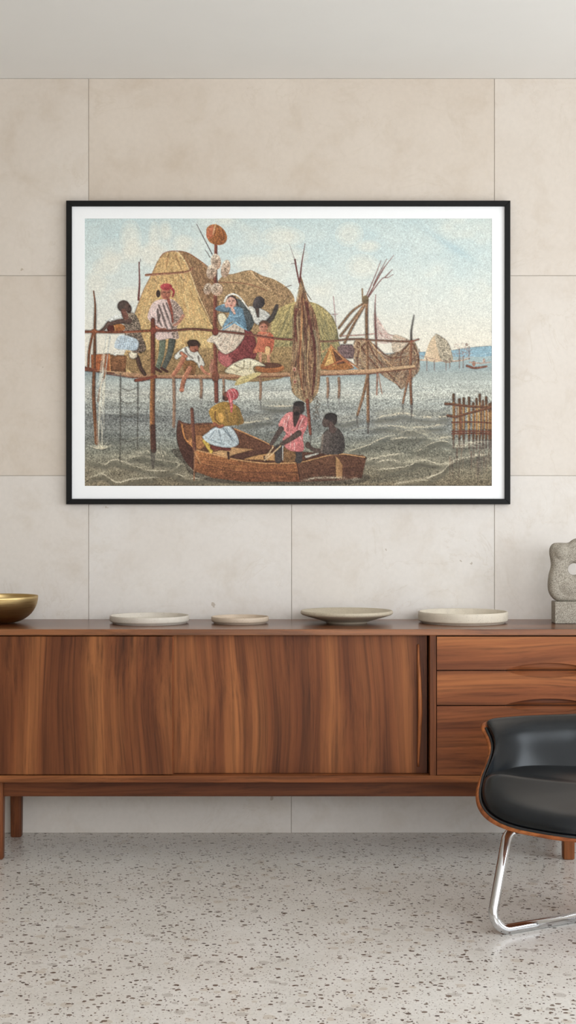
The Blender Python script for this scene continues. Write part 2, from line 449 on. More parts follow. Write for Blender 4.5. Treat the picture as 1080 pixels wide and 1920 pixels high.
# base: apron rails and four tapered legs
def leg(cx, cy):
    bm = bmesh.new(); rings = []
    for s, w in ((0.0, 0.0150), (0.012, 0.0185), (0.5, 0.0198), (1.0, 0.0208)):
        z = Z_BOTB * s; r = 0.35 * w; ring = []
        for sx, sy in ((1, 1), (-1, 1), (-1, -1), (1, -1)):
            for k in range(4):
                a = math.atan2(sy, sx) - math.pi / 4 + k * math.pi / 6
                ring.append(bm.verts.new((cx + sx * (w - r) + r * math.cos(a), cy + sy * (w - r) + r * math.sin(a), z)))
        rings.append(ring)
    for a, b in zip(rings, rings[1:]):
        for k in range(len(a)): bm.faces.new((a[k], a[(k + 1) % len(a)], b[(k + 1) % len(a)], b[k]))
    bm.faces.new(rings[0]); bm.faces.new(rings[-1])
    return under(obj('leg', bm, M['wood_v'], sb), sb)
LGX = 0.925; LY0, LY1 = -0.395 + 0.019, -0.052
for cx in (-0.016 - LGX, -0.016 + LGX):
    for cy in (LY0, LY1): leg(cx, cy)
ZA = wz(1493, CAM_D - 0.385)
sbox('apron', -0.016 - LGX + 0.02, -0.016 + LGX - 0.02, -0.387, -0.367, ZA, Z_BOTB, M['wood_h'], 0.001)
sbox('apron', -0.016 - LGX + 0.02, -0.016 + LGX - 0.02, -0.062, -0.042, ZA, Z_BOTB, M['wood_h'], 0.001)
for cx in (-0.016 - LGX, -0.016 + LGX):
    sbox('apron', cx - 0.01, cx + 0.01, LY0 + 0.02, LY1 - 0.02, ZA, Z_BOTB, M['wood_h'], 0.001)

# ------------------------------------------------------------------ things on the sideboard
def on_top(o, px, d):
    o.location = (wx(px, d), d - CAM_D, Z_TOP + 0.0002); return o
def rounded_plate(name, r, h, rb, lip, mat, foot=True):
    """straight-walled shallow tray turned on a wheel: foot ring, curved corner, upright wall, rounded lip, flat well"""
    p = [(0, 0.0015), (rb - 0.004, 0.0015), (rb - 0.002, 0), (rb, 0), (rb + 0.0005, 0.0035)]
    for k in range(7):
        a = math.pi / 2 * k / 6
        p.append((rb + 0.0015 + (r - rb - 0.0015) * math.sin(a), 0.0042 + 0.008 * (1 - math.cos(a))))
    p += [(r + 0.0004, h * 0.7), (r, h - lip * 0.4), (r - lip * 0.3, h), (r - lip * 0.7, h), (r - lip, h - lip * 0.4), (r - lip * 1.05, 0.014)]
    for k in range(1, 5):
        a = math.pi / 2 * k / 4
        p.append((r - lip * 1.05 - 0.006 * (1 - math.cos(a)) - 0.001 * k, 0.014 - 0.0065 * math.sin(a)))
    p.append((0, 0.0068))
    return lathe(name, p, mat)
o = on_top(rounded_plate('ceramic_tray', 0.1335, 0.0265, 0.124, 0.0052, M['plate_grey']), 280.5, 4.905)
tag(o, 'pale grey straight-walled ceramic tray nearest to the brass bowl', 'tray')
o = on_top(rounded_plate('ceramic_tray', 0.0968, 0.0225, 0.0885, 0.0042, M['plate_beige']), 450, 4.905)
tag(o, 'smallest beige ceramic tray, second from the brass bowl', 'tray')
dish = [(0, 0.002), (0.062, 0.002), (0.064, 0), (0.068, 0), (0.070, 0.004), (0.085, 0.0095), (0.110, 0.0165), (0.135, 0.0235), (0.150, 0.0285), (0.1545, 0.0315),
        (0.1562, 0.035), (0.1558, 0.0395), (0.1535, 0.0425), (0.150, 0.0425), (0.146, 0.040), (0.125, 0.0315), (0.095, 0.021), (0.065, 0.0125), (0.03, 0.009), (0, 0.008)]
o = on_top(lathe('flared_dish', dish, M['plate_sand']), 650, 4.905)
tag(o, 'wide sand-coloured stoneware dish flaring out from a narrow foot', 'dish')
o = on_top(rounded_plate('ceramic_tray', 0.1510, 0.0385, 0.139, 0.0058, M['plate_cream']), 868, 4.925)
tag(o, 'largest cream ceramic tray with the tallest wall, next to the flared dish', 'tray')
prof = [(0, 0.0), (0.030, 0.0)]
R, H = 0.1325, 0.092
outer = [(0.030 + (R - 0.030) * math.sin(a) ** 0.95, H * (1 - math.cos(a)) ** 1.02) for a in [math.pi / 2 * k / 22 for k in range(1, 23)]]
inner = [(max(0, r - 0.0022), z + 0.0016 if z < H - 0.003 else z) for r, z in reversed(outer)]
prof += outer + [(R - 0.0008, H + 0.0006)] + inner + [(0.028, 0.002), (0, 0.002)]
o = on_top(lathe('brass_bowl', prof, M['brass'], seg=128), -3, 4.90)
tag(o, 'brushed brass bowl standing at the left end of the sideboard', 'bowl')

# carved stone sculpture on a block
DS = 4.876
sc_root = empty('stone_sculpture', (wx(1080, DS), DS - CAM_D + 0.035, Z_TOP + 0.0002))
tag(sc_root, 'grey speckled abstract stone sculpture with a round hole, on a block', 'sculpture')
sx = DS / F_PX
bm = bmesh.new(); add_box(bm, (1040.5 - 1080) * sx, (1124 - 1080) * sx, -0.035, 0.035, 0, 0.0735, 0.003, 2)
obj('base_block', bm, M['stone'], sc_root)
def sp(px, py): return ((px - 1080) * sx, (1169.5 - py) * sx)
outline = [(1031, 1095), (1033, 1078), (1037, 1062), (1036, 1050), (1034, 1038), (1035, 1028), (1041, 1020), (1052, 1018.5), (1064, 1019), (1071, 1018),
           (1076, 1014), (1086, 1010), (1100, 1012), (1109, 1020), (1113, 1034), (1110, 1050), (1107, 1062), (1112, 1076), (1117, 1092), (1116, 1110), (1110, 1122),
           (1098, 1129), (1066, 1129), (1046, 1127), (1036, 1118), (1032, 1108)]
cu = bpy.data.curves.new('body_curve', 'CURVE'); cu.dimensions = '2D'; cu.fill_mode = 'BOTH'
def spline(pts):
    s = cu.splines.new('POLY'); s.points.add(len(pts) - 1); s.use_cyclic_u = True
    for p, q in zip(s.points, pts): p.co = (q[0], q[1], 0, 1)
spline([sp(*q) for q in catmull(outline, 5, True)])
spline([sp(1080 + 12.5 * math.cos(a), 1068 + 11.5 * math.sin(a)) for a in [2 * math.pi * k / 40 for k in range(40)]])
cu.extrude = 0.006; cu.bevel_depth = 0.019; cu.bevel_resolution = 5; cu.offset = -0.0185
co = bpy.data.objects.new('tmp_curve', cu); COL.objects.link(co)
dg = bpy.context.evaluated_depsgraph_get()
me = bpy.data.meshes.new_from_object(co.evaluated_get(dg))
bpy.data.objects.remove(co); bpy.data.curves.remove(cu)
bm = bmesh.new(); bm.from_mesh(me); bpy.data.meshes.remove(me)
for v in bm.verts: v.co = Vector((v.co.x, -v.co.z, v.co.y))
def blob(px, py, yy, rx, ry, rz):
    c = sp(px, py)
    r = bmesh.ops.create_icosphere(bm, subdivisions=3, radius=1)
    for v in r['verts']: v.co = Vector((c[0] + v.co.x * rx, yy + v.co.y * ry, c[1] + v.co.z * rz))
blob(1053, 1036, -0.012, 0.026, 0.025, 0.029); blob(1100, 1030, -0.010, 0.022, 0.024, 0.030)
blob(1073, 1103, -0.006, 0.058, 0.027, 0.038)
body = obj('carved_body', bm, M['stone'], sc_root, True)
md = body.modifiers.new('remesh', 'REMESH'); md.mode = 'VOXEL'; md.voxel_size = 0.0028; md.use_smooth_shade = True
md = body.modifiers.new('smooth', 'SMOOTH'); md.factor = 0.5; md.iterations = 6

# ------------------------------------------------------------------ lounge chair
CX = 0.885                                        # the chair's plane of symmetry
ch = empty('lounge_chair', (CX, -1.12, 0))
tag(ch, 'low lounge chair of black leather in a bent walnut shell on chrome tube legs', 'chair')
CO = Vector(ch.location)
def half_rim(rows):
    return [np.array(pt(px, py, d)) - np.array(CO) for px, py, d in rows]
rimL = half_rim([(1040, 1341, 4.27), (980, 1345, 4.24), (935, 1349, 4.21), (911, 1353, 4.185), (905, 1360, 4.165), (908, 1371, 4.15), (916, 1388, 4.12), (919, 1407, 4.09), (913, 1430, 4.04),
                 (904, 1453, 3.99), (897, 1473, 3.95), (894.5, 1492, 3.91), (898, 1511, 3.87), (910, 1529, 3.83), (932, 1544, 3.79), (965, 1556, 3.755), (1010, 1565, 3.72), (1060, 1573, 3.685)])
crest = np.array([0, 0.33, 0.529]); front = np.array([0, -0.318, 0.288])
loopc = [crest] + rimL + [front] + [p * np.array([-1, 1, 1]) for p in reversed(rimL)]
RIM = catmull(loopc, 5, True)
NR = len(RIM)
def smooth_loop(L, it=2):
    for _ in range(it): L = 0.25 * np.roll(L, 1, 0) + 0.5 * L + 0.25 * np.roll(L, -1, 0)
    return L
RIM = smooth_loop(RIM, 2)
def disc(loop, centre, shape, ns, name, mat, parent, close=True):
    """surface spanning a closed loop: shape(k, s, loop point) gives the point on ray k at 0 (centre) .. 1 (loop)"""
    bm = bmesh.new(); c = bm.verts.new(centre); rings = []
    n = len(loop)
    for i in range(1, ns + 1):
        s = i / ns
        rings.append([bm.verts.new(shape(k, s)) for k in range(n)])
    for k in range(n): bm.faces.new((c, rings[0][k], rings[0][(k + 1) % n]))
    for a, b in zip(rings, rings[1:]):
        for k in range(n): bm.faces.new((a[k], b[k], b[(k + 1) % n], a[(k + 1) % n]))
    return bm, rings
# bent plywood shell: a dished surface behind and below the cushions
SCEN = np.array([0, 0.10, 0.262])
def shell_point(k, s):
    p = RIM[k]; q = SCEN + (p - SCEN) * s
    bul = math.sin(math.pi * min(1, s) ) * (0.5 + 0.5 * s)
    up = max(0.0, min(1.0, (p[2] - 0.33) / 0.17))          # 1 on the backrest, 0 on the seat
    return q + np.array([0, 0.085 * up, -0.02 * (1 - up) - 0.045 * up]) * bul + np.array([np.sign(p[0]) * 0.02 * bul * min(1, abs(p[0]) / 0.2), 0, 0])
bm, rings = disc(RIM, SCEN, shell_point, 14, 'shell', None, None)
shell = obj('shell', bm, M['ply'], ch, True)
md = shell.modifiers.new('ply', 'SOLIDIFY'); md.thickness = 0.0125; md.offset = 0.0
md.use_even_offset = False

def cushion(name, loop, centre, nvec, thick, ns=16, re=0.035, sag=0.0, bottom=0.3):
    """upholstered pad: spans a closed loop, rises along nvec with an edge rounded over the distance re"""
    loop = np.array(loop); n = len(loop); centre = np.array(centre, float)
    nv = np.array(nvec, float); nv = nv / np.linalg.norm(nv)
    R_ = np.linalg.norm(loop - centre, axis=1)
    def sh(k, s, sign=1):
        dv_ = loop[k] - centre; up_ = dv_.dot(nv)
        base = centre + (dv_ - nv * up_) * s + nv * up_ * s * s
        e = min(1.0, (1 - s) * R_[k] / re)
        h = thick * math.sqrt(max(0.0, 1 - (1 - e) ** 2))
        return base + sign * nv * (h if sign > 0 else h * bottom) - nv * sag * (1 - s * s)
    ss = [1 - (1 - i / ns) ** 2.0 for i in range(1, ns + 1)]
    bm = bmesh.new(); top = bm.verts.new(centre + nv * (thick - sag)); bot = bm.verts.new(centre - nv * (thick * bottom + sag))
    edge = [bm.verts.new(loop[k]) for k in range(n)]
    for sign, c in ((1, top), (-1, bot)):
        prev = None
        for s in ss:
            ring = edge if s >= 0.9999 else [bm.verts.new(sh(k, s, sign)) for k in range(n)]
            for k in range(n):
                k2 = (k + 1) % n
                if prev is None: bm.faces.new((c, ring[k], ring[k2]))
                else: bm.faces.new((prev[k], ring[k], ring[k2], prev[k2]))
            prev = ring
    o = obj(name, bm, M['leather'], ch, True)
    md = o.modifiers.new('soften', 'SMOOTH'); md.factor = 0.5; md.iterations = 4
    md = o.modifiers.new('subdivision', 'SUBSURF'); md.levels = 1; md.render_levels = 1
    return o
def inset(p, c, a, lift=(0, 0, 0)):
    d = np.array(c) - p; return p + d / np.linalg.norm(d) * a + np.array(lift)
# rim index ranges: from the crest down the viewer's left side to the seat's front, then mirrored
kk = [i for i in range(NR)]
left = [RIM[i] for i in range(0, NR // 2 + 1)]
zsplit = 0.386
iS = min(i for i, p in enumerate(left) if p[2] < zsplit and i > 10)
sideB, sideS = left[:iS], left[iS:]
BC = np.array([0, 0.25, 0.44]); SCC = np.array([0, -0.04, 0.335])
def mirror(L): return [p * np.array([-1, 1, 1]) for p in L]
# seam across the chair between the cushions
seamL = catmull([left[iS], pt(922, 1464, 4.02) - CO, pt(955, 1456.5, 4.10) - CO, pt(1010, 1457, 4.15) - CO, pt(1080, 1461, 4.18) - CO, np.array([0, 0.212, 0.352])], 6)
seam = list(seamL) + mirror(list(seamL[:-1])[::-1])
tsh = 0.011
def resample(L, n):
    L = np.array(L); seg = np.r_[0, np.cumsum(np.linalg.norm(np.diff(L, axis=0), axis=1))]
    t = np.linspace(0, seg[-1], n)
    return np.stack([np.interp(t, seg, L[:, k]) for k in range(3)], -1)
iA = 25                                           # rim point at the backrest's upper corner
insB = [inset(p, BC, tsh, (0, -0.006, 0.002)) for p in sideB]
NU, NV = 61, 29
lowc = resample([insB[-1] + np.array([0.004, 0.010, -0.03])] + [p + np.array([0, 0.022, -0.055]) for p in seam[2:-2]] + mirror([insB[-1] + np.array([0.004, 0.010, -0.03])]), NU)
topc = resample(insB[iA:0:-1] + [insB[0]] + mirror(insB[1:iA + 1]), NU)
topc[:, 2] += 0.009 * np.clip(1.15 - np.abs(topc[:, 0]) / topc[:, 0].max(), 0, 0.1) / 0.1
topc[:, 1] += 0.004
sideL = resample([lowc[0]] + insB[:iA - 1:-1], NV); sideL[-1] = topc[0]
sideR = sideL * np.array([-1, 1, 1])
nvb = np.array([0, -0.88, 0.47]); nvb /= np.linalg.norm(nvb)
bm = bmesh.new(); gridv = []
prof = lambda d, r: math.sqrt(max(0.0, 1 - (1 - min(1.0, d / r)) ** 2))
for j in range(NV):
    v = 1 - (1 - j / (NV - 1)) ** 1.5
    fj = v * (NV - 1); j0 = min(NV - 2, int(fj)); fr = fj - j0
    L_ = sideL[j0] * (1 - fr) + sideL[j0 + 1] * fr; R_ = sideR[j0] * (1 - fr) + sideR[j0 + 1] * fr
    row = []
    for i in range(NU):
        w_ = i / (NU - 1); u = 0.5 + 0.5 * math.copysign(1 - (1 - abs(2 * w_ - 1)) ** 1.4, 2 * w_ - 1)
        fi = u * (NU - 1); i0 = min(NU - 2, int(fi)); fq = fi - i0
        B_ = lowc[i0] * (1 - fq) + lowc[i0 + 1] * fq; T_ = topc[i0] * (1 - fq) + topc[i0 + 1] * fq
        p = (1 - u) * L_ + u * R_ + (1 - v) * B_ + v * T_ - ((1 - u) * (1 - v) * lowc[0] + u * (1 - v) * lowc[-1] + (1 - u) * v * topc[0] + u * v * topc[-1])
        hgt = 0.040 * prof(min(u, 1 - u) * 0.70, 0.035) * prof((1 - v) * 0.21, 0.042)
        row.append(bm.verts.new(p + nvb * hgt))
    gridv.append(row)
for j in range(NV - 1):
    for i in range(NU - 1): bm.faces.new((gridv[j][i], gridv[j][i + 1], gridv[j + 1][i + 1], gridv[j + 1][i]))
bc_ = obj('back_cushion', bm, M['leather'], ch, True)
md = bc_.modifiers.new('soften', 'SMOOTH'); md.factor = 0.5; md.iterations = 3
md = bc_.modifiers.new('backing', 'SOLIDIFY'); md.thickness = 0.004; md.offset = -1
md = bc_.modifiers.new('subdivision', 'SUBSURF'); md.levels = 1; md.render_levels = 1
insS = [inset(p, SCC, tsh, (0, 0, 0.006)) for p in sideS]
rear = [p + np.array([0, 0.055, -0.012]) for p in seam[-2:0:-1]]
seatloop = smooth_loop(np.array(insS + mirror(insS[-2::-1]) + rear), 2)
cushion('seat_cushion', seatloop, (0, -0.05, 0.346), (0, -0.25, 0.97), 0.042, 18, 0.06)
# welt along the shell's rim and in the seam
wl = [inset(p, SCC if p[2] < zsplit else BC, 0.0075, (0, -0.004, 0.004)) for p in RIM]
wl = smooth_loop(np.array(wl), 2)
first = [i for i in range(NR) if wl[i][2] < 0.508]
tube('piping', [wl[i] for i in range(first[0], first[-1] + 1)], 0.0040, M['piping'], ch, 8)
# cushion button
bt = lathe('button', [(0, 0.004), (0.006, 0.0035), (0.010, 0.001), (0.0105, -0.002)], M['leather'], ch, 20)
bt.location = (-0.115, 0.045, 0.3865)

# chrome tube base: two bent tubes crossing on the floor
RT = 0.0135
def arc_path(pts, rad, n=10):
    P = [Vector(p) for p in pts]; out = [P[0]]
    for a, b, c in zip(P, P[1:], P[2:]):
        u, v = (a - b).normalized(), (c - b).normalized()
        ang = u.angle(v); t = min(rad / math.tan(ang / 2), (a - b).length * 0.48, (c - b).length * 0.48)
        r = t * math.tan(ang / 2)
        s, e = b + u * t, b + v * t
        ctr = b + (u + v).normalized() * (r / math.sin(ang / 2))
        for k in range(n + 1):
            f = k / n
            om = math.pi - ang
            out.append(ctr + ((s - ctr) * math.sin((1 - f) * om) + (e - ctr) * math.sin(f * om)) / math.sin(om))
    out.append(P[-1]); return out
fl_corner = Vector((0.533, -1.246, RT)) - CO; fl_corner.z = RT
top_bend = pt(952, 1556, 3.95) - CO
apex = Vector((0, 0.065, RT))
def bent_leg(sgn):
    path = [(-0.13, 0.03, 0.250), top_bend, fl_corner, apex]
    path = [Vector((p[0] * sgn, p[1], p[2])) for p in path]
    return tube('leg', arc_path(path, 0.042), RT, M['chrome'], ch, 24)
bent_leg(1); bent_leg(-1)
tube('leg', arc_path([apex + Vector((0, -0.02, 0)), apex + Vector((0, 0.07, 0)), (0, 0.135, 0.20), (0, 0.11, 0.252)], 0.035), RT, M['chrome'], ch, 24)
for sgn in (1, -1):
    b_ = box('mounting_bracket', sgn * 0.25 - 0.03, sgn * 0.25 + 0.03, -0.03, 0.03, 0.252, 0.272, M['rubber'], ch, 0.003)

# ------------------------------------------------------------------ framed print
# The printed picture: a painted lithograph, drawn stroke by stroke in the sheet's own coordinates
# (x 159..922, y 410..911) and stored as the ink colour at each point of the sheet.
PX0, PY0, PW, PH = 159, 410, 763, 501
rg = np.random.RandomState(7)
CV = np.zeros((PH, PW, 3), np.float32)
def vnoise(cell, cellx=None, seed=0):
    r = np.random.RandomState(seed); cx = cellx or cell
    gh, gw = int(PH / cell) + 3, int(PW / cx) + 3
    g = r.rand(gh, gw).astype(np.float32)
    yy = np.arange(PH) / cell; xx = np.arange(PW) / cx
    y0 = yy.astype(int); x0 = xx.astype(int)
    fy = (yy - y0)[:, None]; fx_ = (xx - x0)[None, :]
    fy = fy * fy * (3 - 2 * fy); fx_ = fx_ * fx_ * (3 - 2 * fx_)
    a = g[np.ix_(y0, x0)]; b = g[np.ix_(y0, x0 + 1)]; c = g[np.ix_(y0 + 1, x0)]; d = g[np.ix_(y0 + 1, x0 + 1)]
    return (a * (1 - fx_) + b * fx_) * (1 - fy) + (c * (1 - fx_) + d * fx_) * fy
GRAIN = rg.normal(0, 1, (PH, PW)).astype(np.float32)
GRAIN = (GRAIN + 0.5 * np.roll(GRAIN, 1, 1) + 0.4 * np.roll(GRAIN, 1, 0)) / 1.2
WEAVE = (vnoise(2.2, seed=5) + vnoise(5, seed=6) - 1.0) * 0.55
def pmask(pts, smooth=True):
    P = catmull(pts, 5, True) if smooth and len(pts) > 3 else np.array(pts, float)
    P = P - np.array([PX0, PY0])
    x0, x1 = max(0, int(P[:, 0].min()) - 1), min(PW, int(P[:, 0].max()) + 2)
    y0, y1 = max(0, int(P[:, 1].min()) - 1), min(PH, int(P[:, 1].max()) + 2)
    if x1 <= x0 or y1 <= y0: return None
    ss = 3
    ys = (np.arange((y1 - y0) * ss) + 0.5) / ss + y0; xs = (np.arange((x1 - x0) * ss) + 0.5) / ss + x0
    ins = np.zeros((len(ys), len(xs)), bool)
    Q = np.roll(P, -1, 0)
    for (ax, ay), (bx, by) in zip(P, Q):
        if ay == by: continue
        rows_ = (ys >= min(ay, by)) & (ys < max(ay, by))
        if not rows_.any(): continue
        xi = ax + (ys[rows_] - ay) * (bx - ax) / (by - ay)
        ins[rows_] ^= xs[None, :] > xi[:, None]
    m = ins.reshape(y1 - y0, ss, x1 - x0, ss).mean((1, 3)).astype(np.float32)
    return m, slice(y0, y1), slice(x0, x1)
def A_(c): return np.array(c, np.float32)
def fill(pts, c, c2=None, d=(0, 1), n=0.07, a=1.0, smooth=True, g=0.0):
    r = pmask(pts, smooth)
    if r is None: return
    m, sy, sx_ = r
    yy, xx = np.mgrid[sy, sx_]
    if c2 is None: col = np.broadcast_to(A_(c), m.shape + (3,)).copy()
    else:
        t = xx * d[0] + yy * d[1]; t = (t - t.min()) / max(1e-6, t.max() - t.min())
        col = A_(c) * (1 - t[..., None]) + A_(c2) * t[..., None]
    col = col * (1 + n * (GRAIN[sy, sx_] + 2.2 * WEAVE[sy, sx_]))[..., None]
    k = (m * a)[..., None]
    CV[sy, sx_] = CV[sy, sx_] * (1 - k) + col * k
def line(pts, w, c, w2=None, a=1.0, n=0.10, c2=None, smooth=True):
    P = (catmull(pts, 6) if smooth and len(pts) > 2 else np.array(pts, float)) - np.array([PX0, PY0])
    w2 = w if w2 is None else w2
    pad = max(w, w2) / 2 + 2
    x0, x1 = max(0, int(P[:, 0].min() - pad)), min(PW, int(P[:, 0].max() + pad) + 1)
    y0, y1 = max(0, int(P[:, 1].min() - pad)), min(PH, int(P[:, 1].max() + pad) + 1)
    if x1 <= x0 or y1 <= y0: return
    yy, xx = np.mgrid[y0:y1, x0:x1].astype(np.float32); yy += 0.5; xx += 0.5
    best = np.zeros(yy.shape, np.float32); N = len(P) - 1; side = np.zeros(yy.shape, np.float32)
    for i in range(N):
        ax, ay = P[i]; bx, by = P[i + 1]; dx, dy = bx - ax, by - ay; L2 = dx * dx + dy * dy
        if L2 < 1e-9: continue
        t = np.clip(((xx - ax) * dx + (yy - ay) * dy) / L2, 0, 1)
        dist = np.hypot(xx - ax - t * dx, yy - ay - t * dy)
        hw = (w + (w2 - w) * (i + t) / N) / 2
        mk = np.clip(hw - dist + 0.5, 0, 1) * min(1.0, 1.0)
        up = mk > best
        side = np.where(up, ((xx - ax) * dy - (yy - ay) * dx) / math.sqrt(L2) / np.maximum(hw, 0.5), side)
        best = np.maximum(best, mk)
    if min(w, w2) < 1: best = best * 1.0
    col = np.broadcast_to(A_(c), best.shape + (3,))
    if c2 is not None:
        s = np.clip(side * 0.5 + 0.5, 0, 1)[..., None]; col = col * (1 - s) + A_(c2) * s
    sl = (slice(y0, y1), slice(x0, x1))
    col = col * (1 + n * (GRAIN[sl] + 1.5 * WEAVE[sl]))[..., None]
    k = (best * a)[..., None]
    CV[sl] = CV[sl] * (1 - k) + col * k
def oval(cx, cy, rx, ry, c, c2=None, d=(1, 1), rot=0, n=0.08, a=1.0):
    r = math.radians(rot)
    fill([(cx + rx * math.cos(t) * math.cos(r) - ry * math.sin(t) * math.sin(r), cy + rx * math.cos(t) * math.sin(r) + ry * math.sin(t) * math.cos(r))
          for t in [2 * math.pi * k / 14 for k in range(14)]], c, c2, d, n, a)
def hatch(pts, cols, count, length, ang, w=1.2, a=0.6, spread=0.15, bend=None):
    """short crayon strokes kept inside an outline"""
    r = pmask(pts)
    if r is None: return
    m, sy, sx_ = r
    ys, xs = np.nonzero(m > 0.6)
    if not len(ys): return
    for i in rg.randint(0, len(ys), count):
        x, y = xs[i] + sx_.start + PX0, ys[i] + sy.start + PY0
        an = (ang if not callable(ang) else ang(x, y)) + rg.normal(0, spread)
        L = length * rg.uniform(0.5, 1.3)
        ex, ey = x + L * math.cos(an), y + L * math.sin(an)
        ix, iy = int(ex - PX0) - sx_.start, int(ey - PY0) - sy.start
        if not (0 <= iy < m.shape[0] and 0 <= ix < m.shape[1] and m[iy, ix] > 0.5): continue
        line([(x, y), (ex, ey)], w, cols[rg.randint(len(cols))], w * 0.6, a * rg.uniform(0.5, 1.0), 0.05)

# --- sky
yy = np.arange(PH)[:, None] + PY0 + np.zeros((1, PW)); xx = np.arange(PW)[None, :] + PX0 + np.zeros((PH, 1))
def ramp1(t, stops):
    ps = [s[0] for s in stops]
    return np.stack([np.interp(t, ps, [s[1][k] for s in stops]) for k in range(3)], -1)
sky = ramp1(yy, [(410, (196, 212, 209)), (450, (208, 220, 215)), (520, (217, 224, 216)), (580, (224, 224, 212)), (640, (231, 223, 204)), (680, (230, 220, 200))])
cl = vnoise(70, 90, 11) * 0.5 + vnoise(34, 44, 12) * 0.32 + vnoise(15, 20, 13) * 0.18
k = np.clip((cl - 0.50) * 4.2, 0, 1) * np.clip(1.15 - np.abs(yy - 480) / 190, 0.1, 1)
sky = sky * (1 - 0.75 * k[..., None]) + A_((233, 228, 211)) * 0.75 * k[..., None]
k = np.clip((0.46 - cl) * 4.0, 0, 1) * np.clip((610 - yy) / 160, 0, 1)
sky = sky * (1 - 0.55 * k[..., None]) + A_((190, 211, 212)) * 0.55 * k[..., None]
dia = np.exp(-(((yy - 452) - (xx - 830) * 0.62) / 9.0) ** 2) * np.exp(-((xx - 842) / 46.0) ** 2)
sky = sky * (1 - 0.5 * dia[..., None]) + A_((165, 195, 204)) * 0.5 * dia[..., None]
rt = np.clip((xx - 780) / 150, 0, 1) * np.clip((600 - yy) / 190, 0, 1)
sky = sky * (1 - 0.45 * rt[..., None]) + A_((190, 209, 208)) * 0.45 * rt[..., None]
CV[:] = sky * (1 + 0.022 * GRAIN)[..., None]
for (x, y, rx, ry) in ((245, 445, 14, 22), (250, 470, 12, 16), (290, 445, 8, 20), (200, 500, 18, 12), (180, 530, 14, 18), (310, 435, 9, 14), (655, 440, 18, 16), (690, 462, 16, 8), (530, 445, 28, 14),
                        (470, 495, 24, 12), (345, 455, 14, 10), (250, 555, 30, 12), (540, 480, 26, 12), (680, 500, 22, 16)):
    for s in (1.5, 1.15, 0.8): oval(x, y, rx * s, ry * s, (236, 229, 210), a=0.22, n=0.02)
# --- far shore and sea
fill([(845, 657), (870, 653), (900, 650), (924, 650), (924, 668), (700, 672), (700, 665), (790, 660)], (138, 172, 186), n=0.04)
wat = ramp1(yy, [(655, (150, 182, 192)), (672, (146, 176, 184)), (690, (128, 152, 160)), (700, (146, 158, 156)), (716, (176, 182, 174)), (738, (190, 188, 174)), (756, (160, 162, 152)),
                 (785, (124, 125, 120)), (815, (128, 130, 122)), (845, (126, 124, 108)), (880, (128, 118, 96)), (911, (122, 108, 84))])
shl = np.clip((xx - 640) / 120, 0, 1)[..., None] * np.clip((820 - yy) / 90, 0, 1)[..., None]
wat = wat * (1 - 0.45 * shl) + A_((184, 188, 176)) * 0.45 * shl
wv = vnoise(5, 60, 21) * 0.5 + vnoise(9, 110, 22) * 0.5 - 0.5
wat = wat * (1 + 0.34 * wv * np.clip((yy - 690) / 60, 0, 1))[..., None]
blot = vnoise(22, 60, 23) - 0.5
wat = wat * (1 + 0.16 * blot * np.clip((yy - 740) / 60, 0, 1))[..., None]
wat = wat * (1 + (0.03 + 0.125 * np.clip((yy - 690) / 80, 0, 1)) * GRAIN)[..., None]
hor = np.where(xx < 640, 690.0, 690 - (xx - 640) * 0.18)
hor = np.where(xx > 700, 668.0, hor)
mk = np.clip(yy - hor, 0, 1)[..., None]
CV[:] = CV * (1 - mk) + wat * mk
# --- waves
CREST = (224, 210, 178)
BRK = vnoise(6, 16, 31)
def crest(pts, w=2.4, a=0.75, dark=True):
    """a breaking crest: pale ragged foam line, shadowed trough below it, soft light on its back"""
    P_ = catmull(pts, 8) - np.array([PX0, PY0]); o_ = np.argsort(P_[:, 0]); P_ = P_[o_]
    x0, x1 = max(0, int(P_[0, 0])), min(PW, int(P_[-1, 0]) + 1)
    if x1 - x0 < 3: return
    X_ = np.arange(x0, x1); Yc = np.interp(X_, P_[:, 0], P_[:, 1])
    y0, y1 = max(0, int(Yc.min()) - 22), min(PH, int(Yc.max()) + 30)
    D = (np.arange(y0, y1)[:, None] + 0.5) - Yc[None, :] + (BRK[y0:y1, x0:x1] - 0.5) * 3.2
    endf = np.clip(np.minimum(X_ - x0, x1 - X_) / 16.0, 0, 1)[None, :]
    sl = (slice(y0, y1), slice(x0, x1)); n_ = (1 + 0.35 * GRAIN[sl])
    if dark:
        k_ = (0.48 * np.exp(-((D - 8) / 5.0) ** 2) * endf * n_).clip(0, 1)[..., None]; CV[sl] = CV[sl] * (1 - k_) + A_((88, 84, 72)) * k_
        k_ = (0.28 * np.exp(-((D + 7) / 5.0) ** 2) * endf * n_).clip(0, 1)[..., None]; CV[sl] = CV[sl] * (1 - k_) + A_((172, 164, 138)) * k_
    k_ = (a * np.exp(-(D / (w * 0.75)) ** 2) * endf * np.clip(BRK[sl] * 1.6, 0.25, 1) * n_).clip(0, 1)[..., None]
    CV[sl] = CV[sl] * (1 - k_) + A_(CREST) * k_
for i in range(150):
    x, y = rg.uniform(160, 900), rg.uniform(715, 800); L = rg.uniform(20, 70)
    line([(x, y), (x + L / 2, y - rg.uniform(-1.5, 2)), (x + L, y + rg.uniform(-2, 2))], rg.uniform(0.8, 1.8), (206, 204, 190) if rg.rand() < 0.55 else (104, 112, 116), 0.6, 0.35, 0.15)
for i in range(60):
    x, y = rg.uniform(160, 900), rg.uniform(800, 905); L = rg.uniform(24, 80); h = rg.uniform(-7, 7)
    line([(x, y), (x + L / 2, y - abs(h) * 0.7), (x + L, y + h * 0.5)], rg.uniform(1.0, 2.4), (200, 188, 156) if rg.rand() < 0.6 else (88, 84, 74), 0.6, 0.38, 0.15)
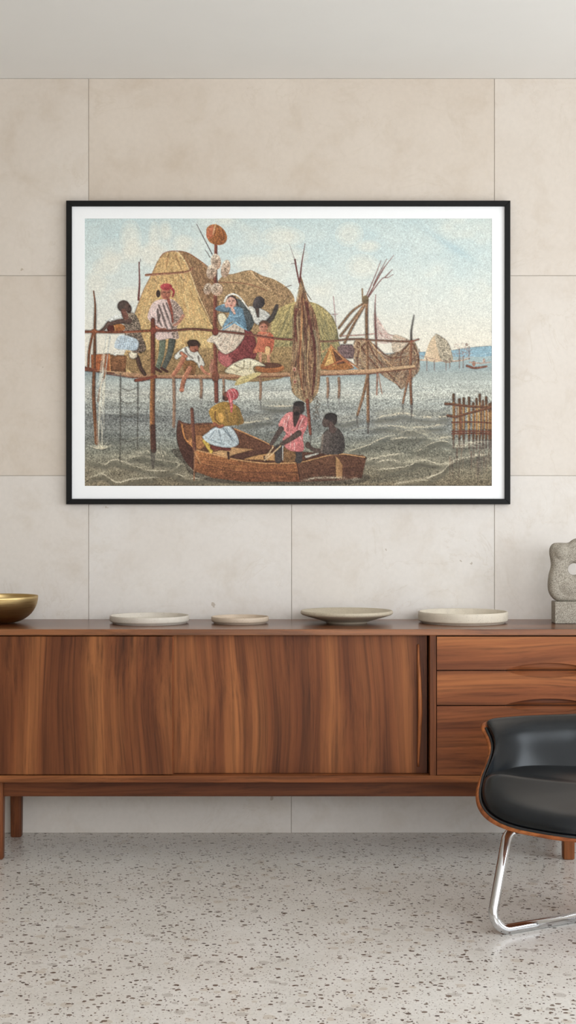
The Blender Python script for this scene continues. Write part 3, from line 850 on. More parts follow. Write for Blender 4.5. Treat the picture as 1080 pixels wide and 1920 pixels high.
for c in ([(160, 862), (185, 864), (197, 870), (215, 862), (250, 872), (285, 882), (320, 880), (345, 868)], [(232, 868), (240, 858), (270, 855), (300, 862), (328, 866), (340, 870)],
          [(250, 850), (280, 846), (295, 844), (325, 850), (300, 855), (280, 856)], [(160, 898), (185, 890), (200, 892), (220, 905), (250, 898), (300, 894)], [(318, 885), (335, 890), (352, 896), (368, 896), (420, 892), (450, 898)],
          [(645, 852), (665, 842), (690, 834), (712, 824), (735, 812)], [(640, 862), (700, 860), (720, 855), (760, 850)], [(690, 806), (710, 798), (735, 798), (765, 802), (800, 800), (840, 795)],
          [(720, 822), (745, 812), (770, 806), (790, 812), (815, 822)], [(726, 826), (760, 820), (790, 818), (820, 822), (850, 818)], [(770, 850), (790, 842), (805, 832), (825, 826), (850, 832), (868, 836)],
          [(700, 868), (730, 862), (760, 866), (790, 864), (815, 870), (838, 868), (855, 862), (880, 856), (920, 850)], [(735, 908), (765, 902), (800, 896), (825, 886), (840, 872), (856, 864)],
          [(700, 880), (740, 878), (770, 872), (785, 862), (830, 870)], [(690, 785), (720, 780), (755, 776), (800, 782), (850, 780)], [(440, 795), (480, 790), (520, 782)], [(480, 755), (520, 762), (560, 760)],
          [(840, 838), (870, 836), (890, 830), (921, 828)], [(600, 780), (640, 790), (680, 782)]):
    crest(c, rg.uniform(2.0, 3.4), 0.85)
for c in ([(245, 862), (300, 876), (335, 870), (300, 864)], [(760, 845), (800, 830), (840, 850), (800, 858)], [(700, 842), (740, 824), (790, 824), (760, 842)], [(690, 905), (760, 880), (810, 880), (790, 895)]):
    fill(c, (96, 92, 78), n=0.16, a=0.45)
# fence reflection
for i in range(46):
    x = rg.uniform(842, 921); y = rg.uniform(826, 870)
    line([(x, y), (x + rg.uniform(-2, 2), y + rg.uniform(14, 42))], rg.uniform(1.5, 4), [(84, 62, 54), (116, 88, 70), (104, 96, 86)][rg.randint(3)], 1, 0.42, 0.15)

# --- distant station
line([(770, 674), (850, 677), (880, 672)], 3, (196, 160, 130), 2, 0.9)
fill([(797, 675), (800, 655), (806, 640), (815, 629), (826, 634), (830, 675)], (222, 196, 160), (200, 168, 132), (1, 0), 0.06)
fill([(815, 629), (828, 632), (840, 643), (849, 676), (828, 676)], (170, 156, 132), n=0.14)
for x, y0, y1 in ((785, 655, 680), (800, 672, 695), (814, 676, 694), (836, 676, 694), (843, 672, 690), (861, 655, 690), (868, 668, 690), (879, 650, 674)):
    line([(x, y0), (x, y1)], 1.5, (120, 90, 80), 1.2, 0.85)
for i in range(70):
    x, y = rg.uniform(852, 882), rg.uniform(644, 672)
    line([(x, y), (x + rg.uniform(-6, 6), y + rg.uniform(-5, 5))], 0.9, (150, 110, 95), 0.6, 0.5)
line([(774, 660), (800, 670), (850, 678), (885, 655)], 1, (140, 100, 90), 0.8, 0.7)
line([(875, 686), (890, 690), (912, 687)], 4, (140, 84, 66), 3); oval(888, 682, 3, 5, (160, 110, 90))
line([(880, 679), (900, 681), (919, 679)], 2.5, (180, 140, 120), 2, 0.8); oval(907, 676, 2.5, 4, (180, 140, 120), a=0.8)
line([(870, 672), (922, 660)], 1, (200, 215, 215), 1, 0.5)

# --- nets and poles on the right
line([(640, 630), (680, 628), (720, 626), (770, 640)], 1.6, (170, 100, 88), 1.2, 0.8)
fill([(700, 590), (706, 592), (722, 618), (738, 640), (706, 640)], (214, 186, 172), n=0.08, a=0.7)
fill([(738, 628), (760, 634), (766, 640), (748, 662), (735, 656)], (186, 160, 132), n=0.12, a=0.7)
hatch([(700, 590), (738, 640), (706, 640), (703, 610)], [(170, 100, 92), (140, 110, 100)], 60, 12, 1.0, 0.9, 0.6, 0.4)
line([(704, 553), (703, 585), (705, 637)], 1.2, (120, 66, 62), 3, 0.9)
line([(705, 640), (707, 700), (706, 740)], 3, (150, 90, 66), 2.5, 0.8); line([(707, 690), (716, 738)], 2.5, (150, 100, 76), 2, 0.7)
NET = [(664, 640), (690, 636), (704, 654), (724, 664), (745, 660), (760, 650), (771, 636), (782, 652), (787, 690), (776, 706), (754, 729), (742, 720), (720, 706), (700, 692), (668, 690)]
fill(NET, (164, 126, 88), (140, 108, 80), (0, 1), 0.16, 0.75)
hatch(NET, [(98, 62, 50), (196, 152, 104), (122, 84, 58), (84, 62, 54)], 420, 20, lambda x, y: 0.75 if x < 740 else 2.2, 1.2, 0.7, 0.45)
for a_, b_, c_ in (((690, 640), (705, 670), (750, 726)), ((672, 642), (690, 668), (718, 702)), ((700, 646), (730, 670), (764, 668)), ((770, 640), (752, 664), (752, 690)), ((774, 645), (784, 670), (780, 700)), ((690, 640), (672, 660), (670, 690))):
    line([a_, b_, c_], 2.6, (104, 62, 48), 1.4, 0.8)
line([(693, 638), (712, 664), (738, 690)], 2.2, (206, 160, 110), 1.2, 0.8); line([(676, 645), (676, 668), (684, 688)], 2, (190, 160, 112), 1.2, 0.8)
NT2 = [(742, 690), (786, 690), (780, 712), (758, 730), (748, 716)]
hatch(NT2, [(90, 66, 56), (170, 130, 96)], 90, 9, 0.8, 1.0, 0.7, 0.9)
for p in ([(714, 489), (702, 520), (685, 560)], [(720, 500), (704, 530), (688, 562)], [(738, 479), (718, 506), (690, 556)], [(737, 515), (726, 521), (715, 524), (690, 558)], [(725, 486), (712, 510), (700, 535)], [(735, 506), (722, 520)]):
    line(p, 1.0, (122, 80, 74), 2.4, 0.9)
line([(679, 542), (680, 566)], 3, (150, 122, 92), 3)
for p, w in (([(686, 566), (660, 584), (635, 615)], 4), ([(684, 570), (660, 602), (638, 630)], 4), ([(684, 572), (664, 606), (646, 643)], 4.5)):
    line(p, w, (176, 138, 102), w, c2=(120, 84, 62))
line([(688, 564), (687, 600), (689, 700), (690, 790)], 5, (168, 128, 90), 5.5, c2=(104, 70, 54))
line([(690, 700), (681, 740), (670, 778)], 5.5, (172, 130, 92), 4.5, c2=(110, 76, 58))
oval(685, 562, 6, 8, (140, 120, 84), (96, 74, 56))
line([(690, 790), (690, 812)], 5, (76, 66, 60), 3, 0.6); line([(670, 780), (670, 800)], 4, (80, 72, 66), 3, 0.5)
line([(776, 591), (771, 620), (771, 640)], 1.0, (70, 56, 54), 3); line([(771, 640), (769, 700), (771, 757)], 5, (160, 110, 76), 4.5, c2=(108, 68, 54))
line([(766, 706), (760, 732), (755, 756)], 4, (160, 116, 82), 3.5, c2=(120, 80, 60)); line([(772, 757), (771, 784)], 4, (70, 62, 60), 2, 0.6); line([(755, 757), (756, 776)], 3, (80, 74, 70), 2, 0.5)
line([(752, 640), (771, 640), (785, 636)], 3, (150, 84, 66), 2)
line([(625, 556), (628, 590), (629, 608)], 1.6, (150, 100, 100), 1.2, 0.7); line([(622, 590), (633, 589)], 1.4, (150, 100, 100), 1.2, 0.7)

# --- thatched tents
FACE = [(238, 700), (243, 640), (250, 600), (268, 548), (284, 516), (296, 490), (306, 477), (322, 472), (338, 476), (352, 498), (372, 552), (404, 625), (408, 700)]
TENT2 = [(398, 700), (396, 560), (404, 535), (420, 516), (436, 514), (468, 507), (488, 516), (518, 526), (546, 548), (553, 580), (548, 700)]
fill(TENT2, (172, 138, 96), (146, 116, 78), (0, 1), 0.13)
hatch(TENT2, [(126, 96, 66), (196, 160, 112), (150, 112, 74), (110, 84, 60)], 700, 14, 1.35, 1.1, 0.55, 0.35)
fill([(468, 507), (490, 516), (545, 548), (530, 560), (505, 545), (484, 526)], (152, 120, 84), n=0.16, a=0.9)
line([(470, 509), (490, 530), (508, 545)], 2.5, (216, 182, 136), 1.5, 0.7)
line([(405, 530), (440, 530), (470, 534), (500, 545)], 1.5, (130, 70, 54), 1.2, 0.8)
SIDE = [(334, 473), (352, 474), (372, 486), (388, 500), (404, 520), (410, 560), (408, 640), (396, 610), (372, 552), (352, 500)]
fill(SIDE, (158, 120, 82), (138, 100, 70), (1, 1), 0.14)
hatch(SIDE, [(120, 84, 60), (186, 146, 100), (104, 74, 56)], 260, 14, 1.1, 1.2, 0.55, 0.25)
fill(FACE, (202, 160, 104), (208, 176, 112), (0.3, 1), 0.09)
hatch(FACE, [(176, 128, 78), (226, 196, 136), (160, 112, 66), (214, 150, 92), (232, 208, 150)], 1200, 18, lambda x, y: 1.57 + (318 - x) * 0.006, 1.2, 0.5, 0.15)
line([(296, 490), (284, 516), (268, 548), (250, 600), (246, 640)], 1.6, (146, 100, 68), 1.6, 0.7)
line([(300, 484), (308, 475), (325, 471), (350, 474), (372, 487), (390, 500)], 2, (140, 84, 58), 1.5, 0.8)
line([(335, 474), (352, 500), (372, 553), (402, 618)], 2.2, (226, 196, 144), 1.5, 0.8)
line([(372, 558), (388, 590), (400, 612)], 1.5, (96, 66, 52), 1, 0.8)
for p in ([(330, 480), (338, 500), (344, 512)], [(345, 478), (356, 500)], [(316, 478), (312, 500)]): line(p, 3, (140, 96, 62), 1.5, 0.6)
line([(274, 516), (300, 514), (330, 512), (352, 509), (362, 503)], 4.5, (184, 128, 96), 3, c2=(120, 70, 52))
for x, y in ((290, 524), (340, 520), (346, 524)): line([(x, y), (x + 4, y + 7)], 3, (130, 100, 74), 1, 0.6)
# haystack
HAY = [(506, 690), (507, 640), (509, 606), (520, 582), (543, 569), (566, 565), (592, 569), (614, 584), (628, 604), (635, 640), (638, 690)]
fill(HAY, (194, 168, 102), (112, 108, 80), (0.45, 1), 0.12)
hatch(HAY, [(216, 188, 110), (108, 104, 74), (164, 144, 86), (84, 84, 66), (200, 178, 120)], 900, 20, lambda x, y: 1.57 + (572 - x) * 0.0105, 1.3, 0.6, 0.14)
line([(532, 540), (546, 535)], 1.2, (90, 66, 56)); line([(530, 570), (545, 546)], 1.2, (90, 70, 60), 0.8, 0.8)
# baskets by the haystack
fill([(632, 652), (640, 646), (660, 646), (665, 656), (662, 672), (636, 672)], (116, 92, 90), n=0.12, smooth=False)
fill([(598, 692), (620, 646), (664, 690), (640, 696)], (190, 128, 70), (150, 92, 52), (0, 1), 0.1, smooth=False)
fill([(608, 686), (619, 656), (628, 686)], (206, 160, 92), n=0.1, smooth=False); fill([(624, 656), (648, 680), (632, 684)], (96, 62, 48), n=0.1, smooth=False)
line([(620, 647), (640, 668), (672, 690)], 3, (206, 146, 96), 2.5, c2=(140, 84, 56)); line([(604, 660), (618, 652)], 2.5, (190, 140, 92), 2); line([(606, 692), (642, 676), (660, 686)], 3, (172, 98, 62), 2.5)

# --- deck and posts
fill([(159, 688), (185, 692), (210, 692), (250, 699), (300, 702), (405, 701), (550, 696), (690, 692), (778, 684), (780, 690), (692, 701), (550, 705), (405, 709), (250, 708), (210, 700), (159, 693)], (206, 170, 126), (168, 118, 84), (0, 1), 0.08, smooth=False)
fill([(236, 660), (300, 655), (550, 650), (552, 698), (405, 702), (300, 703), (250, 699), (238, 690)], (160, 128, 84), (132, 100, 66), (0, 1), 0.12, 0.85, smooth=False)
line([(195, 700), (250, 708), (405, 709.5), (550, 705), (692, 701), (780, 690)], 2.2, (118, 66, 50), 1.8, 0.85, smooth=False)
line([(159, 694), (186, 697), (214, 700)], 3, (120, 70, 52), 2.5)
for x, y1, w in ((326, 800, 6), (377, 745, 5.5), (419, 740, 4.5), (488, 748, 5), (614, 745, 5), (635, 745, 5)):
    line([(x, 709), (x + 1, (709 + y1) / 2), (x, y1)], w, (172, 128, 94), w * 0.9, 0.9, c2=(116, 84, 68))
    line([(x, y1), (x + 1, y1 + 18)], w * 0.8, (96, 92, 90), 2, 0.4)
# left box, ladder, poles
fill([(171, 665), (205, 663), (208, 695), (172, 694)], (190, 104, 60), (160, 84, 50), (0, 1), 0.08, smooth=False)
fill([(207, 665), (238, 667), (236, 697), (207, 695)], (146, 96, 60), (112, 72, 48), (0, 1), 0.12, smooth=False)
line([(206, 664), (207, 696)], 2, (206, 140, 84))
line([(176, 546), (179, 575), (178, 622), (178, 660), (176, 740), (180, 800), (182, 830)], 2.5, (146, 92, 56), 8, c2=(92, 56, 42))
line([(174, 628), (168, 656), (166, 688)], 4, (140, 80, 50), 4); line([(197, 700), (188, 728), (184, 752)], 4, (150, 90, 56), 3)
line([(160, 690), (180, 694)], 5, (120, 66, 48), 5)
for x, y0, y1 in ((226.5, 700, 868), (259, 716, 842)): line([(x, y0), (x - 1, y1)], 1.6, (66, 60, 52), 1.2, 0.9)
for y in (727, 752, 776, 823): line([(227, y), (242, y + 5), (258, y - 1)], 1.2, (76, 70, 60), 1.0, 0.8)
line([(261, 492), (262, 530), (260, 562)], 2, (110, 60, 54), 4)
line([(264, 486), (262, 496)], 1.2, (90, 70, 66), 0.8, 0.8)
# falling water
for i in range(46):
    o_ = rg.normal(0, 3.2); y0 = rg.uniform(626, 800); L = rg.uniform(30, 90)
    f = lambda y: 204 - 14 * min(1, (y - 626) / 110) ** 0.8
    line([(f(y0) + o_, y0), (f(y0 + L / 2) + o_, y0 + L / 2), (f(min(838, y0 + L)) + o_, min(838, y0 + L))], 1.6, (232, 222, 196) if rg.rand() < 0.7 else (170, 176, 172), 1.0, 0.55)
for i in range(40):
    a_ = rg.uniform(-2.9, -0.25); L = rg.uniform(6, 22)
    line([(191, 842), (191 + L * 1.2 * math.cos(a_), 842 + L * math.sin(a_) * 0.7)], 1.4, (228, 214, 180), 0.8, 0.55)

# --- figures on the deck
DK = (74, 60, 54); SKIN = (186, 116, 86)
# water pourer
line([(247, 652), (258, 672), (264, 690), (272, 702)], 9, (92, 64, 52), 6, c2=(60, 46, 42)); line([(228, 655), (216, 664)], 8, (226, 220, 204), 7)
oval(250, 665, 8, 8, (232, 216, 186))
fill([(233, 588), (252, 588), (263, 608), (265, 626), (274, 656), (250, 660), (236, 632), (232, 608)], (134, 118, 100), (112, 92, 78), (0, 1), 0.26)
fill([(226, 628), (258, 637), (257, 656), (236, 656), (215, 651)], (206, 214, 216), (184, 198, 206), (0, 1), 0.06)
for i in range(9): line([(228 + i * 3.4, 631 + i * 0.7), (222 + i * 4.1, 652 + i * 0.4)], 1.2, (120, 150, 176), 1, 0.7)
fill([(199, 602), (210, 594), (228, 588), (229, 601), (212, 606), (202, 608)], (226, 226, 216), n=0.08)
oval(219, 616, 16, 9, (196, 122, 62), (128, 70, 42), (0, 1), -8); oval(208, 616, 7, 8.5, (92, 44, 36), rot=-8); line([(214, 608), (217, 624)], 1.4, (220, 160, 96))
line([(243, 602), (224, 603), (208, 607)], 10, (112, 82, 70), 7, c2=(76, 58, 52)); line([(204, 606), (196, 616), (188, 622)], 7, (96, 72, 62), 5)
oval(232, 574, 11.5, 11, DK, (92, 74, 66), (1, 0)); oval(241, 578, 6, 9, (110, 82, 70), (70, 54, 50), rot=-15); line([(232, 584), (236, 594)], 10, (116, 74, 62), 11)
oval(243, 575, 1.5, 1.2, (40, 32, 30)); line([(245, 583), (240, 585)], 1.2, (60, 38, 36))
# man in the red cap
line([(305, 640), (303, 664), (296, 690)], 12, (118, 126, 104), 9, c2=(88, 96, 80)); line([(323, 640), (318, 664), (308, 688)], 13, (92, 96, 84), 9, c2=(70, 72, 66))
for x in (294, 306): line([(x - 3, 690), (x + 8, 697)], 5, (78, 48, 42), 4)
fill([(305, 561), (287, 568), (277, 592), (281, 602), (292, 613), (290, 629), (298, 638), (318, 635), (335, 634), (332, 609), (344, 592), (338, 576), (325, 562)], (224, 194, 186), (206, 178, 166), (1, 0.4), 0.07)
fill([(322, 564), (336, 572), (345, 592), (332, 612), (336, 634), (324, 630), (322, 600)], (160, 136, 122), n=0.2)
for p in ([(296, 580), (298, 600), (304, 612)], [(306, 570), (314, 592), (322, 612)], [(312, 568), (322, 590)], [(298, 572), (308, 600), (316, 624)], [(300, 590), (296, 606)]): line(p, 2.6, (84, 66, 62), 1.4, 0.8)
line([(316, 562), (322, 584), (324, 604)], 6, (150, 78, 62), 3); line([(290, 612), (300, 618), (310, 618)], 6, (186, 110, 84), 5); line([(344, 592), (334, 606), (326, 610)], 6, (176, 120, 96), 4)
oval(297, 551, 4, 7, (64, 48, 44)); oval(311, 550, 9.5, 12, (204, 130, 100), (146, 80, 62), (1, 0.3)); oval(312, 538, 11, 6.5, (204, 84, 84), (160, 48, 56)); line([(318, 538), (326, 546), (324, 556)], 5, (170, 60, 64), 3)
line([(306, 548), (310, 548)], 1.2, (60, 40, 36)); line([(314, 548), (318, 549)], 1.2, (60, 40, 36)); line([(308, 557), (314, 557)], 1.4, (120, 50, 48))
# boy on the edge
fill([(349, 650), (336, 658), (327, 668), (332, 674), (346, 664), (352, 678), (368, 680), (374, 690), (384, 684), (377, 668), (364, 652)], (232, 228, 212), (206, 200, 186), (1, 1), 0.06)
for p in ([(347, 652), (352, 664), (362, 672)], [(372, 668), (374, 680)]): line(p, 1.6, (110, 92, 82), 1)
fill([(346, 678), (362, 676), (368, 686), (364, 702), (348, 700), (344, 688)], (142, 98, 58), (110, 74, 48), n=0.12)
line([(346, 668), (336, 688), (325, 703)], 9, (204, 132, 98), 7, c2=(146, 84, 62)); line([(356, 690), (345, 712), (341, 730)], 9, (206, 136, 100), 8, c2=(150, 88, 66)); oval(341, 731, 4.5, 4, (190, 116, 86))
line([(340, 662), (350, 668)], 6, (190, 118, 88), 5); line([(378, 688), (383, 697), (392, 702)], 6, (190, 120, 90), 4.5)
oval(364, 647, 11, 9, (70, 50, 42)); oval(364, 653, 8.5, 7.5, (196, 122, 92), (140, 78, 60), (1, 0)); oval(362, 643, 11, 6, (64, 46, 40)); line([(366, 656), (372, 658)], 2, (110, 60, 50))
# jar
oval(398, 690, 5.5, 11, (190, 130, 104), (130, 78, 60), (1, 0)); line([(398, 676), (398, 682)], 6, (170, 110, 86), 4)
# tall pole with keg and floats
line([(405, 458), (404, 540), (403, 620), (405, 700), (406, 752)], 6, (154, 88, 68), 7.5, c2=(92, 50, 44))
line([(405, 500), (408, 530), (416, 536)], 3, (86, 70, 62), 2)
fill([(387, 432), (392, 424), (402, 421), (412, 424), (422, 434), (426, 446), (422, 456), (412, 460), (400, 458), (390, 450)], (196, 120, 62), (138, 80, 46), (0.6, 0.6), 0.12)
oval(395, 436, 7.5, 13, (206, 120, 82), (172, 90, 58), rot=18)
for p in ([(402, 422), (404, 436), (398, 454)], [(408, 424), (412, 440), (404, 459)], [(417, 430), (420, 444), (413, 459)]): line(p, 1.4, (110, 62, 42), 1.2, 0.8)
oval(402, 430, 1.6, 12, (232, 186, 130), rot=14, a=0.7)
line([(369, 421), (384, 450), (398, 477)], 1.2, (90, 80, 78), 2); line([(385, 469), (390, 476), (394, 483)], 1.0, (100, 92, 88), 1.6)
for x, y, rx, ry, r in ((405, 491, 9.5, 15, -8), (397, 510, 9.5, 14, 12), (423, 504, 8.5, 17, 12), (390, 542, 8, 11, 15), (407, 543, 11, 12, -20)):
    oval(x, y, rx, ry, (226, 212, 188), (176, 132, 104), (0.6, 0.8), r, 0.12)
    for i in range(40):
        a_ = rg.uniform(0, 6.28); q = rg.uniform(0, 0.9); oval(x + rx * q * math.cos(a_), y + ry * q * math.sin(a_), 1.1, 0.9, (120, 98, 78), a=0.6)
# woman in blue
fill([(455, 618), (474, 625), (482, 660), (470, 680), (440, 684), (424, 688), (409, 674), (412, 652), (430, 640)], (150, 72, 70), (112, 52, 52), (1, 0), 0.14)
fill([(409, 672), (416, 655), (436, 676), (424, 687)], (190, 104, 100), n=0.08, a=0.8)
fill([(440, 605), (418, 615), (388, 638), (402, 644), (410, 656), (422, 664), (434, 660), (446, 650), (458, 632), (456, 614)], (230, 212, 190), (198, 176, 152), (1, 0.5), 0.08)
for p in ([(438, 610), (424, 632), (412, 650)], [(444, 612), (438, 636), (428, 658)], [(450, 616), (448, 640)], [(428, 616), (408, 632)]): line(p, 2.0, (168, 136, 116), 1.2, 0.7)
fill([(409, 590), (420, 588), (426, 600), (418, 614), (410, 604)], (226, 212, 176), n=0.06)
fill([(446, 560), (458, 570), (470, 588), (477, 604), (466, 622), (456, 606), (450, 588), (442, 572)], (92, 96, 94), (70, 74, 76), n=0.14)
fill([(430, 577), (452, 577), (458, 592), (462, 618), (440, 602), (418, 615), (424, 600), (430, 590)], (118, 154, 174), (92, 122, 142), (1, 0.4), 0.09)
fill([(406, 576), (422, 570), (432, 578), (428, 586), (406, 582)], (128, 164, 184), (80, 96, 106), (0, 1), 0.09)
line([(430, 592), (446, 594), (454, 588)], 3, (150, 188, 206), 2, 0.8); line([(440, 604), (452, 612), (462, 618)], 4, (134, 176, 198), 3); line([(440, 604), (428, 612), (418, 618)], 4, (126, 164, 186), 3)
oval(434, 566, 9, 12, (226, 178, 156), (204, 140, 118), (1, 0.4)); oval(425, 572, 3.5, 5, (216, 160, 138))
line([(426, 558), (433, 555), (442, 560), (446, 572)], 4, (76, 58, 54), 3); line([(421, 566), (426, 556), (437, 551.5), (449, 557), (460, 571), (466, 580)], 3.5, (236, 230, 216), 2.5)
line([(429, 565), (432, 565)], 1.3, (70, 48, 46)); line([(436, 564), (440, 564)], 1.3, (70, 48, 46)); oval(433.5, 573, 2, 1.1, (176, 70, 70)); line([(436, 580), (440, 588)], 6, (222, 172, 150), 4)
# man behind her
fill([(466, 576), (478, 575), (492, 580), (506, 590), (502, 604), (490, 610), (478, 606), (472, 592)], (222, 216, 202), (186, 184, 176), (1, 0.5), 0.08)
line([(504, 602), (512, 592), (519, 574)], 9, (72, 64, 60), 7); line([(482, 578), (484, 594)], 8, (84, 66, 60), 3); oval(486, 567, 10.5, 11.5, (84, 76, 76), (54, 48, 48), (1, 0)); oval(479, 571, 5, 8, (96, 86, 84), (66, 58, 58))
# child
line([(488, 664), (488, 681)], 6, (198, 136, 104), 5); line([(503, 660), (504, 682)], 6, (196, 134, 100), 5)
fill([(483, 624), (496, 622), (511, 627), (514, 645), (506, 664), (490, 660), (474, 662), (482, 642)], (212, 122, 90), (176, 84, 60), (1, 0.4), 0.1)
fill([(498, 650), (507, 652), (505, 665), (497, 664)], (226, 178, 120), n=0.06)
oval(495, 609, 9.5, 8, (104, 70, 54)); oval(494, 614, 8, 8.5, (212, 146, 116), (170, 100, 78), (1, 0)); line([(484, 628), (494, 630), (502, 626)], 5, (206, 140, 108), 4); line([(490, 613), (492, 613)], 1.2, (70, 46, 42)); line([(497, 612), (499, 612)], 1.2, (70, 46, 42))
# railing
line([(159, 622), (180, 622), (220, 623), (285, 620)], 4.5, (170, 92, 58), 4, c2=(110, 58, 44)); line([(285, 620), (320, 620), (361, 617), (400, 620), (431, 623), (479, 629), (520, 635), (552, 637)], 4, (150, 86, 68), 3.5, c2=(92, 54, 48))
line([(596, 640), (620, 640), (660, 636), (700, 638), (768, 641)], 4, (150, 110, 84), 2.5, c2=(100, 66, 54))
line([(287, 600), (287, 660), (287, 704)], 7.5, (140, 76, 54), 8, c2=(84, 44, 38)); line([(287, 704), (286, 780), (288, 843)], 9, (184, 118, 62), 10, c2=(86, 52, 42)); line([(287, 800), (288, 844)], 9, (70, 46, 42), 10, 0.8); line([(287, 846), (287, 876)], 9, (66, 58, 54), 5, 0.5)
line([(255, 713), (270, 711), (292, 706)], 6, (128, 66, 50), 6); oval(177, 622, 6, 5, (150, 84, 54)); oval(288, 620, 6, 6, (130, 64, 50)); oval(404, 622, 6, 7, (120, 58, 50)); oval(404, 706, 7, 10, (150, 88, 64), (96, 56, 46))
# cloth bundle and tray
oval(506, 690, 27, 9, (196, 122, 70), (140, 80, 48), (0, 1)); oval(506, 685, 22, 5, (96, 62, 48))
fill([(424, 692), (438, 681), (461, 672), (479, 675), (498, 686), (477, 687), (478, 697), (490, 701), (468, 712), (450, 704), (424, 699)], (234, 222, 190), (206, 190, 150), (0, 1), 0.07)
fill([(490, 700), (480, 698), (462, 704), (448, 708), (440, 722), (452, 720), (470, 713)], (222, 208, 160), (176, 148, 70), (0.3, 1), 0.08)
for p in ([(440, 684), (452, 690), (470, 692)], [(458, 676), (456, 690), (440, 698)], [(470, 678), (468, 696)], [(452, 712), (470, 706)], [(430, 690), (444, 696)]): line(p, 1.5, (128, 110, 76), 1, 0.7)
# hanging net in the middle
NETC = [(562, 522), (559, 556), (551, 577), (549, 614), (548, 660), (544, 702), (546, 722), (550, 738), (568, 752), (580, 757), (590, 745), (598, 728), (601, 690), (601, 650), (598, 622), (590, 586), (577, 560), (566, 522)]
fill(NETC, (134, 92, 66), (156, 128, 92), (0, 1), 0.16)
hatch(NETC, [(84, 48, 42), (196, 146, 96), (110, 66, 50), (170, 154, 112), (70, 50, 46)], 620, 26, 1.57, 1.5, 0.6, 0.1)
for p, c, w in (([(562, 540), (556, 580), (560, 640), (562, 720)], (176, 148, 108), 5), ([(568, 560), (566, 600), (563, 680), (566, 730)], (200, 136, 82), 4), ([(574, 568), (580, 600), (590, 660), (586, 740)], (84, 40, 40), 6), ([(566, 560), (572, 610), (576, 680), (580, 740)], (90, 56, 48), 4),
                 ([(556, 580), (553, 606), (556, 640)], (92, 42, 40), 5), ([(563, 640), (560, 690), (572, 745)], (104, 56, 46), 4), ([(578, 640), (576, 690), (582, 740)], (206, 172, 118), 3), ([(590, 620), (596, 670), (592, 730)], (150, 138, 106), 4)):
    line(p, w, c, w * 0.5, 0.7)
line([(563, 526), (572, 545), (583, 562)], 2.5, (110, 96, 78), 1.5); line([(553, 487), (556, 505), (561, 530)], 3, (100, 50, 46), 2.5); line([(572, 457), (566, 492), (562, 528)], 1, (104, 56, 52), 3.5); line([(543, 459), (552, 486)], 0.8, (110, 90, 86), 1.2, 0.7); line([(546, 495), (553, 494)], 1, (90, 70, 66), 1)
hatch([(552, 700), (572, 720), (570, 752), (550, 736)], [(206, 184, 138), (120, 100, 76)], 60, 9, 1.0, 1.0, 0.8, 0.7)
for x, y in ((552, 692), (553, 715)): oval(x, y, 3.5, 4.5, (196, 150, 120)); oval(x, y + 1, 1.5, 2, (150, 60, 54))
for i in range(60):
    x, y = rg.uniform(586, 599), rg.uniform(735, 785)
    line([(x, y), (x + rg.uniform(-4, 4), y + rg.uniform(2, 6))], 1, (84, 70, 58), 0.8, 0.7)
line([(576, 750), (579, 782), (582, 814)], 6, (150, 84, 64), 5, c2=(100, 54, 46)); line([(582, 816), (582, 834)], 4, (76, 68, 62), 2, 0.5)

# --- fence in the water
for x, y0 in ((850, 740), (861, 749), (869, 747), (879, 746), (887, 756), (893, 748), (899, 740), (905, 752), (911, 745), (917, 758), (921, 756)):
    line([(x, y0), (x + 0.5, 780), (x, 822)], 4.5, (186, 138, 76), 4.0, c2=(104, 68, 50)); line([(x, y0), (x, y0 + 12)], 4.5, (84, 58, 48), 4, 0.75); line([(x, 806), (x, 840)], 4.5, (74, 52, 46), 3, 0.6)
for i in range(14):
    x = rg.uniform(851, 921); line([(x, 760), (x + 0.5, 815)], 2.0, [(216, 170, 96), (90, 56, 46), (150, 96, 58)][rg.randint(3)], 1.5, 0.7)
for p in ([(835, 757), (850, 758), (885, 762), (921, 763)], [(839, 779), (856, 781), (880, 774), (921, 764)]): line(p, 5, (84, 54, 44), 3.5, c2=(130, 84, 58))
for y in (792, 809, 813): line([(847, y), (885, y - 1), (921, y + 0.5)], 2.2, (104, 56, 44), 2)
for i in range(10): line([(rg.uniform(850, 880), rg.uniform(826, 840)), (rg.uniform(885, 920), rg.uniform(826, 838))], 1.2, (206, 196, 170), 0.8, 0.5)

# --- boat
fill([(340, 840), (345, 868), (364, 892), (420, 905), (560, 908), (670, 906), (690, 890), (600, 880)], (66, 58, 50), n=0.16, a=0.6)
HULL = [(335, 788), (332, 812), (336, 838), (346, 862), (362, 882), (400, 896), (460, 903), (563, 903), (643, 903), (676, 896), (686, 857), (641, 850), (614, 853), (557, 866), (500, 867), (468, 864), (431, 858), (370, 844), (348, 822)]
fill([(335, 789), (352, 794), (401, 793), (445, 805), (480, 820), (512, 836), (560, 846), (614, 850), (600, 858), (557, 867), (468, 866), (431, 860), (370, 846), (348, 826)], (116, 74, 52), (82, 52, 42), (1, 0.5), 0.12)
fill([(335, 788), (331, 814), (336, 840), (347, 863), (363, 882), (369, 884), (366, 845), (348, 826), (342, 804)], (92, 58, 46), (70, 44, 38), n=0.12)
fill([(366, 844), (431, 859), (468, 864), (500, 867), (557, 866), (563, 903), (460, 903), (400, 896), (363, 882)], (176, 110, 62), (106, 62, 42), (0, 1), 0.13, smooth=False)
hatch([(372, 850), (470, 868), (556, 870), (560, 900), (460, 900), (380, 886)], [(196, 130, 74), (110, 62, 42), (140, 84, 50), (90, 54, 42)], 160, 26, 0.06, 1.4, 0.5, 0.05)
line([(368, 866), (430, 882), (500, 886), (560, 886)], 1.6, (84, 50, 40), 1.4, 0.6)
fill([(556, 866), (614, 853), (641, 850), (680, 853), (687, 857), (678, 896), (643, 900), (563, 903)], (112, 74, 52), (76, 48, 40), (0.3, 1), 0.13, smooth=False)
